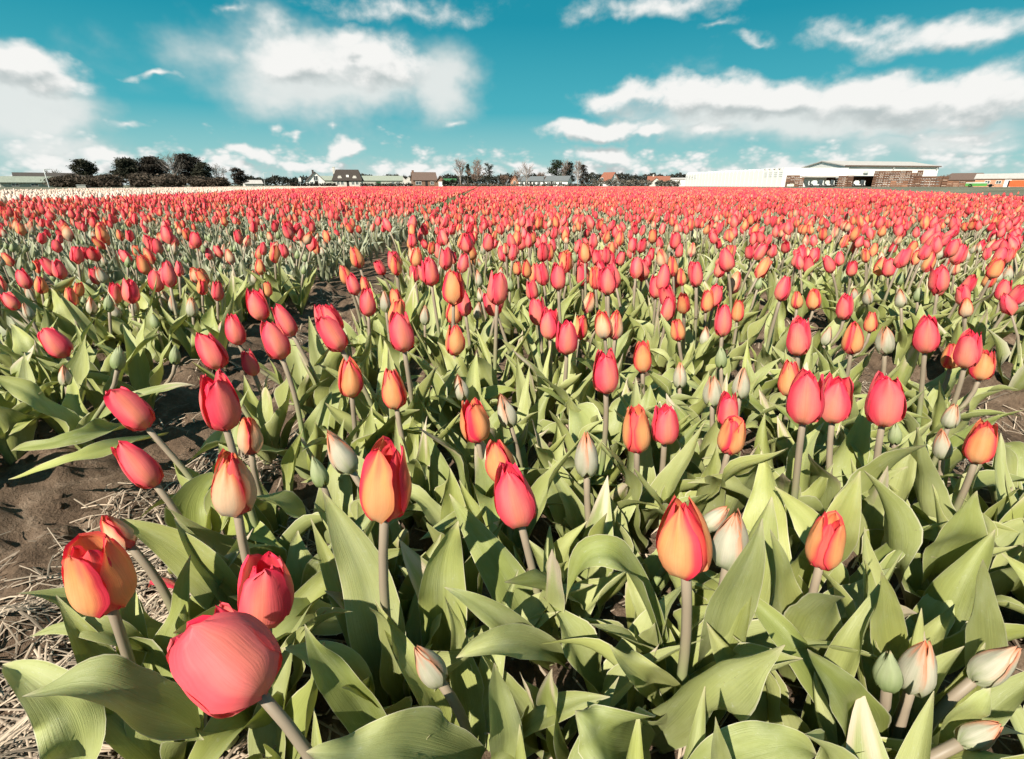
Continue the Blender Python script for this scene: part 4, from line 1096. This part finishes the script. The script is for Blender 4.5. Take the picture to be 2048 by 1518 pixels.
def wall_piece(name, s0, s1, z0, z1, dep0=0.0, dep1=.3, mat=W_WHITE, O=None):
    a = Acc(); prism(a, (O or Vector((0, 0, 0))) + Wd * s0 + Vd * dep0, Wd * (s1 - s0), Vd * (dep1 - dep0), [(0, z0), (1, z0), (1, z1), (0, z1)]); return link(name, a.mesh(name, mat), root)
wall_piece('front_wall', 0.0, WL, 3.0, 5.28); wall_piece('front_wall', 0, 1.2, 0, 3.0); wall_piece('back_wall', 0, WL, 0, 3.0, 5, 5.3, W_BRICK); wall_piece('flat_roof', 0.05, WL, 5.05, 5.2, .3, 14, R_PALE)
wall_piece('canopy', 6.0, WL - .5, 2.65, 3.0, -2.5, -.02, R_PALE)
# tall hall
N0, R0, L0 = bgp(1682, 158, GZ), bgp(1868, 165, GZ), bgp(1597, 186, GZ)
root = empty('white_hall', N0); tag(root, 'tall white hall with shallow grey roof above stacked crates', 'warehouse')
ux = R0 - N0; uy = L0 - N0; he, hr = up_m(331, 158), up_m(323.5, 170)
Wd = ux.normalized(); Vd = uy.normalized()
LH = ux.length; G = uy.length
faces_part('gable_wall', root, W_WHITE, [[tuple(uy), (0, 0, 0), (0, 0, he), tuple(uy * .5 + Vector((0, 0, hr))), tuple(uy + Vector((0, 0, he)))]])
faces_part('gable_wall', root, W_WHITE, [[tuple(ux), tuple(ux + uy), tuple(ux + uy + Vector((0, 0, he))), tuple(ux + uy * .5 + Vector((0, 0, hr))), tuple(ux + Vector((0, 0, he)))]])
wall_piece('front_wall', 0, LH, 3.3, he); wall_piece('front_wall', 0, 1.4, 0, 3.3); wall_piece('front_wall', LH * .36, LH, 0, 3.3); wall_piece('back_wall', 0, LH, 0, 3.3, 7, 7.3, W_BRICK)
a = Acc(); Z = Vector((0, 0, 1))
slab(a, -Wd * .4 - Vd * .6 + Z * (he + .05), ux + Wd * .4 - Vd * .6 + Z * (he + .05), ux + Wd * .4 + uy * .5 + Z * (hr + .35), -Wd * .4 + uy * .5 + Z * (hr + .35), .3)
slab(a, ux + Wd * .4 + uy + Z * (he + .3), -Wd * .4 + uy + Z * (he + .3), -Wd * .4 + uy * .5 + Z * (hr + .35), ux + Wd * .4 + uy * .5 + Z * (hr + .35), .3)
rf = link('roof', a.mesh('roof', R_PALE), root)
a = Acc(); prism(a, -Vd * .66 - Wd * .4, ux + Wd * .8, Vd * .12, [(0, he - .22), (1, he - .22), (1, he + .1), (0, he + .1)]); link('gutter', a.mesh('gutter', R_BROWN), rf)
for s in (.5, .97):
    a = Acc(); prism(a, Wd * LH * s - Vd * .5, Wd * .2, Vd * .5, [(0, he - .9), (1, he - .9), (1, he - .35), (0, he - .35)]); link('floodlight', a.mesh('floodlight', T_STEEL), root)
a = Acc(); prism(a, Wd * LH * .20 - Vd * .5, Wd * 1.6, Vd * .5, [(0, 4.0), (1, 4.0), (1, 4.6), (0, 4.6)]); link('air_unit', a.mesh('air_unit', T_STEEL), root)

def crate_stack(label, px0, px1, ytop, zc, depth=3.0, light=1.0, rows=None):
    q = np.random.default_rng(int(px0)); o = bgp((px0 + px1) / 2, zc, GZ); h = up_m(ytop, zc); wd = (px1 - px0) * zc / F
    root = empty('crate_stack', o, -math.atan2(o.x, o.y)); tag(root, label, 'crates', 'stacks of wooden bulb crates')
    a = Acc(); nc = max(1, round(wd / 1.25)); nr = rows or max(1, round(h / .62)); cw, ch = wd / nc, h / nr
    for i in range(nc):
        top = nr - int(q.integers(0, 2) * (q.uniform() < .3))
        for j in range(top):
            for k in range(2):
                x = -wd / 2 + i * cw + q.normal(0, .02); y = k * depth / 2 + q.normal(0, .04); z = j * ch
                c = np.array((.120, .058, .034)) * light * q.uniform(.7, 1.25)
                a.box((x, y, z + .10), (x + cw * .96, y + depth * .48, z + ch * .97), 0, c)
                if q.uniform() < .35: a.box((x + .1, y - .03, z + ch * .45), (x + cw * .8, y + .01, z + ch * .58), 0, np.array((.50, .40, .32)))
                for f in (.02, .46, .86): a.box((x + cw * f, y + .02, z), (x + cw * (f + .1), y + depth * .47, z + .10), 0, c * .8)
    tag(link('crates', a.mesh('crates', T_CRATE), root), kind='stuff')
crate_stack('brown crate stack against the corner of the white store', 1572, 1604, 350, 146)
crate_stack('brown crate stack under the middle of the canopy', 1676, 1702, 351, 146)
crate_stack('tallest brown crate stack in front of the white hall', 1751, 1830, 341, 142)
crate_stack('long brown crate stack at the outer end of the white hall', 1831, 1886, 352, 138)
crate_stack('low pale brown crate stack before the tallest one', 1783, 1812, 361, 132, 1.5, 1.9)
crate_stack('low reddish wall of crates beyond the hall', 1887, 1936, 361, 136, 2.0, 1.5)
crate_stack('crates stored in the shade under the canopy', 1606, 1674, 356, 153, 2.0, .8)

def machine(label, px, zc, body, s=1.0):
    o = bgp(px, zc, GZ); root = empty('farm_machine', o, -math.atan2(o.x, o.y)); tag(root, label, 'machine')
    boxes_part('chassis', root, T_STEEL, [((-1.6 * s, 0, .45), (1.6 * s, 1.6, .75)), ((-1.7 * s, .1, .75), (-1.5 * s, .3, 1.6)), ((1.3 * s, .1, .75), (1.5 * s, .3, 1.7))])
    boxes_part('hopper', root, body, [((-1.1 * s, .1, .75), (.2 * s, 1.5, 1.5)), ((-.9 * s, .2, 1.5), (0, 1.4, 1.75))]); boxes_part('cab', root, T_GLASS, [((.4 * s, .2, .75), (1.2 * s, 1.4, 1.9))])
    for x in (-1.0 * s, 1.0 * s):
        a = Acc(); a.tube([(x, -.25, .45), (x, -.12, .45), (x, .1, .45), (x, .12, .45)], [.30, .45, .45, .3], 14); link('wheel', a.mesh('wheel', T_RUBBER), root)
machine('grey farm machine parked under the long canopy', 1632, 144, T_STEEL, 1.2)
machine('grey planting machine with frame beside it under the canopy', 1657, 145, W_CREAM, .9)
machine('pale machine standing in the dark opening of the hall', 1716, 150, W_WHITE, 1.1)
o = bgp(1581, 138, GZ); root = empty('pallet_box', o, -math.atan2(o.x, o.y)); tag(root, 'pale green pallet box beside the first crate stack', 'box')
boxes_part('box_body', root, plain('pale_green', (.55, .62, .48), .6, .1), [((-.85, 0, .15), (.85, 1.0, .75))]); boxes_part('runner', root, T_DARK, [((-.8, .05, 0), (-.6, .95, .15))]); boxes_part('runner', root, T_DARK, [((.6, .05, 0), (.8, .95, .15))])
o = bgp(1953, 128, GZ); root = empty('trailer', o, -math.atan2(o.x, o.y)); tag(root, 'bright green farm trailer with white rim by the barns', 'trailer')
boxes_part('body', root, T_GREENP, [((-2.2, 0, .25), (2.0, 2.0, .95))]); boxes_part('rim', root, W_WHITE, [((-2.2, -.05, .95), (2.0, 2.05, 1.10))]); boxes_part('drawbar', root, T_DARK, [((2.0, .9, .35), (3.4, 1.1, .55))])
for x in (-1.2, 2.7):
    a = Acc(); a.tube([(x, -.25, .38), (x, -.12, .38), (x, .1, .38), (x, .12, .38)], [.28, .40, .40, .28], 14); link('wheel', a.mesh('wheel', T_RUBBER), root)
o = bgp(2036, 126, GZ); root = empty('container', o, -math.atan2(o.x, o.y)); tag(root, 'orange red container with dark ends before the orange barn', 'container')
boxes_part('body', root, T_ORANGEP, [((-1.7, 0, .12), (1.7, 2.2, 1.55))])
for x in (-2.0, 1.7): boxes_part('end_frame', root, T_DARK, [((x, -.02, .05), (x + .3, 2.22, 1.6))])
for i in range(9): boxes_part('rib', root, T_ORANGEP, [((-1.55 + i * .37, -.05, .2), (-1.42 + i * .37, 0, 1.5))])
o = bgp(167, 88, GZ); root = empty('utility_cabinet', o, -math.atan2(o.x, o.y)); tag(root, 'small white utility cabinet at the edge of the pale tulips', 'cabinet')
boxes_part('cabinet_body', root, W_CREAM, [((-1.0, 0, 0), (.25, .6, .50))]); boxes_part('lid', root, W_WHITE, [((-1.05, -.05, .50), (.30, .65, .56))]); boxes_part('side_box', root, T_DARK, [((.3, .05, 0), (.9, .6, .46))])
def pole(name, label, px, ytop, zc, lean=0.0, arm=0.0, r=.09):
    o = bgp(px, zc, GZ); h = up_m(ytop, zc); root = empty(name, o, -math.atan2(o.x, o.y)); tag(root, label, 'pole')
    a = Acc(); a.tube([(0, 0, 0), (lean * .5, 0, h * .5), (lean, 0, h)], [r, r * .8, r * .6], 8); link('post', a.mesh('post', T_STEEL), root)
    if arm:
        a = Acc(); a.tube([(lean, 0, h), (lean + arm * .5, 0, h + .12), (lean + arm, 0, h + .1)], [r * .5] * 3, 6); link('arm', a.mesh('arm', T_STEEL), root)
        boxes_part('lamp_head', root, T_STEEL, [((lean + arm - .35, -.1, h + .02), (lean + arm + .35, .1, h + .16))])
pole('street_lamp', 'white street lamp in front of the farm sheds', 97, 339, 110, 0.0, .8, .12)
pole('street_lamp', 'thin street lamp beside the small pale greenhouse', 530, 346, 190, 0.0, .9, .08)
pole('utility_pole', 'bare pole behind the round bushes', 1228, 349, 215, 0.0, 0.0, .10)
for (px, y0, lab) in ((348, 368, 'white notice board in front of the dark trees'), (365, 364, 'small white sign hanging in the dark trees'), (601, 355, 'white banner post near the farmhouse')):
    o = bgp(px, 170, GZ); root = empty('sign_board', o, -math.atan2(o.x, o.y)); tag(root, lab, 'sign'); h = up_m(y0, 170)
    boxes_part('board', root, W_WHITE, [((-.42, -.04, max(.3, h - 1.2)), (.42, .02, h))]); boxes_part('post', root, T_STEEL, [((-.05, .02, 0), (.05, .1, h))])
# low garden wall and clipped hedges
def hedge(label, px0, px1, ytop, zc, col, dens=1.0, name='hedge'):
    q = np.random.default_rng(int(px0 + px1)); o = bgp((px0 + px1) / 2, zc, GZ); wd = (px1 - px0) * zc / F; h = up_m(ytop, zc)
    root = empty(name, o, -math.atan2(o.x, o.y)); tag(root, label, 'hedge')
    a = Acc(); n = int(wd * h * 55 * dens) + 200
    for i in range(n):
        x = q.uniform(-wd / 2, wd / 2); y = q.uniform(0, 1.2); z = q.uniform(.0, 1) ** .8 * h * (1 + .10 * math.sin(x * 1.7) + .06 * q.normal())
        s = q.uniform(.12, .30); d = q.normal(0, 1, (3, 3)) * s
        a.add(np.array([[x, y, z]]) + d, [(0, 1, 2)], np.array(col) * q.uniform(.6, 1.4), None, 0, False)
    link('foliage', a.mesh('foliage', T_FOL), root)
    st = Acc()
    for i in range(max(3, int(wd / 1.0))):
        x = -wd / 2 + (i + .5) * wd / max(3, int(wd / 1.0)); st.tube([(x, .6, 0), (x + q.normal(0, .1), .6, h * .5), (x + q.normal(0, .2), .6, h * .9)], [.05, .04, .02], 4)
    tag(link('stems', st.mesh('stems', T_BARK), root), kind='stuff')
T_FOL, n_, b_, o_ = new_mat('foliage')
at_ = n_.node('ShaderNodeAttribute', attribute_name='Col'); n_.put(b_.inputs['Base Color'], at_.outputs['Color']); b_.inputs['Roughness'].default_value = .9; b_.inputs['Specular IOR Level'].default_value = .1
T_BARK = plain('bark', (.085, .070, .058), .95, .35, 6.0)
T_BIRCH = plain('pale_bark', (.34, .29, .26), .9, .3, 4.0)
hedge('dark clipped hedge before the green roofed barn', 885, 916, 361, 186, (.018, .020, .014))
hedge('brown hedge along the gardens in the middle of the horizon', 914, 1060, 367.5, 184, (.11, .085, .065), .8)
hedge('low brown hedge before the bungalows', 1060, 1185, 368.0, 184, (.09, .075, .06), .8)
hedge('grey clipped hedge ending at the white shed', 1312, 1358, 362, 180, (.10, .095, .075), 1.2)
hedge('dark low hedge before farmhouse and thatched house', 586, 672, 367, 186, (.035, .028, .022), 1.0)
hedge('dark brown hedge along the long shed', 722, 824, 367, 184, (.055, .045, .036), .8)
# trees
def twig_tree(name, label, px, ytop, wpx, zc, col, mat, q, spread=.55, levels=5, trunk_h=.18, group=None, fan=3, cat='tree', dens=1.0):
    """bare tree: trunk, rising limbs, boughs and a crown of fine twigs"""
    o = bgp(px, zc, GZ); h = up_m(ytop, zc); rw = wpx * zc / F / 2
    root = empty(name, o, q.uniform(0, 6)); tag(root, label, cat, group)
    tr, cr = Acc(), Acc(); hb = h * trunk_h
    tr.tube([(0, 0, 0), (q.normal(0, .01) * h, 0, h * .3), (q.normal(0, .02) * h, 0, h * .62), (0, 0, h * .9)], [.018 * h + .05, .014 * h + .03, .008 * h + .02, .02], 6)
    for i in range(18):
        t = (i + q.uniform(0, 1)) / 18; z0 = hb + (h * .75 - hb) * t; al = i * 2.4 + q.normal(0, .3)
        zt = z0 + (h - z0) * q.uniform(.35, .95); k = (zt - hb) / (h - hb); rr = rw * math.sqrt(max(.06, 1 - (1.7 * k - .75) ** 2)) * q.uniform(.55, 1.0)
        P0 = Vector((0, 0, z0)); P2 = Vector((math.cos(al) * rr, math.sin(al) * rr, zt)); P1 = P0 * .5 + P2 * .5 + Vector((math.cos(al) * rr * .12, math.sin(al) * rr * .12, -.08 * h * (1 - t)))
        B = lambda u: P0 * (1 - u) ** 2 + P1 * 2 * u * (1 - u) + P2 * u * u
        r0 = .007 * h + .015
        tr.tube([B(0), B(.35), B(.7), B(1)], [r0, r0 * .8, r0 * .5, r0 * .2], 4, None, 0, False)
        for j in range(int(12 * dens)):
            u = q.uniform(.25, 1); b0 = B(u); bd = ((P2 - P0).normalized() * .6 + Vector(q.normal(0, .5, 3)) + Vector((0, 0, .35))).normalized(); bl = (.10 * h + .12 * rw) * q.uniform(.5, 1.1)
            sd = Vector(q.normal(0, 1, 3)).cross(bd).normalized() * .022 * zc / 125; b1 = b0 + bd * bl
            cr.add([tuple(b0 - sd), tuple(b0 + sd), tuple(b1)], [(0, 1, 2)], np.array(col) * .8, None, 0, False)
            for m_ in range(9):
                v = q.uniform(.15, 1); c0_ = b0 + bd * bl * v; dd = (bd * .7 + Vector(q.normal(0, .55, 3)) + Vector((0, 0, .2))).normalized() * bl * q.uniform(.3, .75); sd = Vector(q.normal(0, 1, 3)).cross(dd).normalized() * q.uniform(.010, .022) * zc / 125
                cr.add([tuple(c0_ - sd), tuple(c0_ + sd), tuple(c0_ + dd)], [(0, 1, 2)], np.array(col) * q.uniform(.75, 1.25), None, 0, False)
    link('trunk', tr.mesh('trunk', mat), root); link('crown', cr.mesh('crown', T_FOL), root)
def leaf_tree(name, label, px, ytop, wpx, zc, col, q, ybot=None, shape='pine', group=None, nclump=60, cat='tree', per=110):
    """evergreen: trunk, limbs, clumps of small needle sprays with gaps between"""
    o = bgp(px, zc, GZ); h = up_m(ytop, zc); rw = wpx * zc / F / 2; hb = up_m(ybot, zc) if ybot else h * .1
    root = empty(name, o, q.uniform(0, 6)); tag(root, label, cat, group)
    tr, cr = Acc(), Acc()
    lean = q.normal(0, .04) * h
    tr.tube([(0, 0, 0), (lean * .3, 0, h * .35), (lean * .7, 0, h * .7), (lean, 0, h * .96)], [.03 * h + .06, .022 * h + .04, .014 * h, .02], 7)
    for i in range(nclump):
        t = (i + q.uniform(0, 1)) / nclump; z = hb + (h - hb) * t
        if shape == 'pine': rr = rw * math.sqrt(max(0.05, 1 - (1.55 * t - .62) ** 2))
        elif shape == 'cone': rr = rw * (1.05 - t) ** .75
        else: rr = rw * math.sqrt(max(.05, 1 - (2 * t - 1) ** 2)) * .9
        a_ = q.uniform(0, 6.28); rad = rr * math.sqrt(q.uniform(.1, 1)); c = np.array([lean * t + math.cos(a_) * rad, math.sin(a_) * rad, z])
        tr.tube([(lean * t * .8, 0, max(.2, z - rad * .45)), tuple(c * .5 + np.array([lean * t * .4, 0, z * .5 - rad * .15])), tuple(c)], [.012 * h + .01, .008 * h, .02], 4, None, 0, False)
        s = (rw * .165 + .14) * q.uniform(.6, 1.3); k_ = q.uniform(.55, 1.5)
        for j in range(per):
            p = c + np.clip(q.normal(0, 1, 3), -1.5, 1.5) * np.array([s, s, s * .48]); d = q.normal(0, 1, (3, 3)) * np.array([1, 1, .7]) * q.uniform(.10, .22) * (.6 + rw * .16)
            cr.add(p + d, [(0, 1, 2)], np.array(col) * k_ * q.uniform(.85, 1.15), None, 0, False)
    link('trunk', tr.mesh('trunk', T_BARK), root); link('crown', cr.mesh('crown', T_FOL), root)
q = np.random.default_rng(21)
PINE = (.034, .034, .023); SCRUB = (.085, .066, .050); GREYT = (.20, .175, .15); PINKT = (.24, .165, .13)
leaf_tree('pine_tree', 'lone dark pine standing above the farm shed scrub', 178, 321, 34, 130, PINE, q, 348, 'pine')
leaf_tree('pine_tree', 'broad dark pine at the start of the tree clump', 262, 319, 46, 130, PINE, q, 355, 'pine', None, 80)
leaf_tree('pine_tree', 'tall brownish pine in the tree clump', 312, 317, 52, 132, (.034, .028, .022), q, 362, 'pine', None, 100)
leaf_tree('pine_tree', 'highest dark pine in the tree clump', 382, 311, 46, 132, (.032, .027, .022), q, 358, 'pine', None, 90)
leaf_tree('pine_tree', 'flat topped layered pine at the end of the clump', 411, 326, 34, 130, PINE, q, 358, 'pine', None, 40)
twig_tree('bare_tree', 'large pale bare tree between the dark pines', 352, 307, 68, 128, GREYT, T_BIRCH, q, .55, 5)
twig_tree('bare_tree', 'grey bare tree behind the layered pine', 438, 331, 46, 134, GREYT, T_BIRCH, q, .6, 5)
twig_tree('bare_tree', 'bushy bare tree over the farm shed roof', 112, 340, 40, 165, GREYT, T_BARK, q, .7, 4)
leaf_tree('dark_tree', 'dark ragged tree at the end of the scrub', 481, 337, 30, 132, (.045, .036, .030), q, 366, 'round', None, 30)
for (px, yt, wp, lab) in ((120, 356, 40, 'dark scrub bush before the farm shed'), (150, 352, 44, 'dark scrub bush below the lone pine'), (190, 354, 40, 'brown bush beside the white cabinet'), (222, 351, 46, 'brown thicket before the broad pine'), (285, 350, 56, 'dense undergrowth beneath the tall brownish pine'), (345, 352, 60, 'undergrowth beneath the bare pale tree'), (400, 356, 44, 'brown undergrowth beneath the layered pine'), (440, 357, 40, 'brown thicket beneath the grey bare tree')):
    leaf_tree('scrub_bush', lab, px, yt, wp, 122, SCRUB, q, 372, 'round', 'brown scrub under the tree clump', 60, 'bush', 110)
twig_tree('bare_tree', 'tall bare poplar beside the brick house', 921, 317, 30, 190, PINKT, T_BIRCH, q, .35, 5)
twig_tree('bare_tree', 'thin bare poplar standing over reddish shrubs', 955, 319, 22, 192, PINKT, T_BIRCH, q, .3, 5)
twig_tree('bare_tree', 'reddish bare shrub tree below the thin poplar', 953, 333, 50, 186, (.25, .15, .11), T_BARK, q, .6, 5, .10)
leaf_tree('conifer', 'small pointed conifer among the bare poplars', 936, 329, 12, 188, (.03, .032, .02), q, 360, 'cone', None, 24)
leaf_tree('pine_tree', 'dark open pine beside the reddish shrubs', 978, 327, 22, 186, PINE, q, 357, 'pine', None, 22, 'tree', 60)
twig_tree('bare_tree', 'low reddish bare bush by the garden hedge', 1008, 350, 34, 190, (.20, .13, .095), T_BARK, q, .7, 4, .10)
twig_tree('birch_tree', 'pale bare birch in front of the slate bungalow', 1053, 326, 40, 196, (.34, .28, .26), T_BIRCH, q, .5, 5)
twig_tree('bare_tree', 'reddish bare tree at the side of the birch', 1034, 342, 26, 196, (.24, .16, .12), T_BARK, q, .6, 4, .1)
twig_tree('bare_tree', 'small bare tree between the two bungalows', 1082, 345, 26, 225, PINKT, T_BARK, q, .6, 4)
leaf_tree('conifer', 'dark green broad conifer behind the bungalow', 1112, 322, 34, 226, (.028, .038, .018), q, 366, 'round', None, 60, 'tree', 90)
leaf_tree('conifer', 'dark conifer in the middle of the tall clump', 1138, 326, 26, 224, (.024, .026, .018), q, 368, 'cone', None, 46)
leaf_tree('conifer', 'dark conifer at the outer side of the tall clump', 1166, 330, 20, 222, (.03, .024, .02), q, 370, 'round', None, 40)
twig_tree('bare_tree', 'pinkish bare tree inside the conifer clump', 1130, 322, 20, 220, PINKT, T_BARK, q, .4, 5)
twig_tree('bare_tree', 'tall narrow bare poplar in front of the conifers', 1155, 322, 22, 205, (.27, .20, .165), T_BIRCH, q, .4, 5, .12)
for i, (px, yt, wp) in enumerate(((1187, 360, 18), (1201, 358, 20), (1217, 359, 18), (1232, 358, 22), (1247, 360, 16), (1258, 361, 14), (1270, 358, 20), (1283, 360, 16), (1297, 360, 16))):
    leaf_tree('round_bush', 'round grey brown bush in the row before the red roofed house', px, yt, wp, 186, (.15, .13, .105), q, 371, 'round', 'row of round bushes', 16, 'bush', 60)
twig_tree('bare_tree', 'small bare tree beside the outer end of the hall', 1886, 349, 26, 180, GREYT, T_BARK, q, .6, 4)
# far wood on the horizon
a = Acc()
for (x0, x1, yt) in ((470, 625, 356), (720, 830, 352), (880, 1010, 352.5), (1000, 1120, 352), (1170, 1375, 350.5), (0, 60, 362)):
    for i in range(int((x1 - x0) * 16)):
        px = q.uniform(x0, x1); zc = q.uniform(395, 420); top = up_m(yt + 2.2 * math.sin(px * .11) + 1.2 * math.sin(px * .37) + q.normal(0, .5), zc); p = bgp(px, zc)
        z = q.uniform(0, 1) ** .6 * top; d = q.normal(0, 1, (3, 3)) * .75
        a.add(np.array([[p.x, p.y, z]]) + d, [(0, 1, 2)], np.array((.030, .030, .024)) * q.uniform(.6, 1.5), None, 0, False)
tag(link('far_wood', a.mesh('far_wood', T_FOL)), 'dark line of distant woodland on the horizon', None, None, 'stuff')
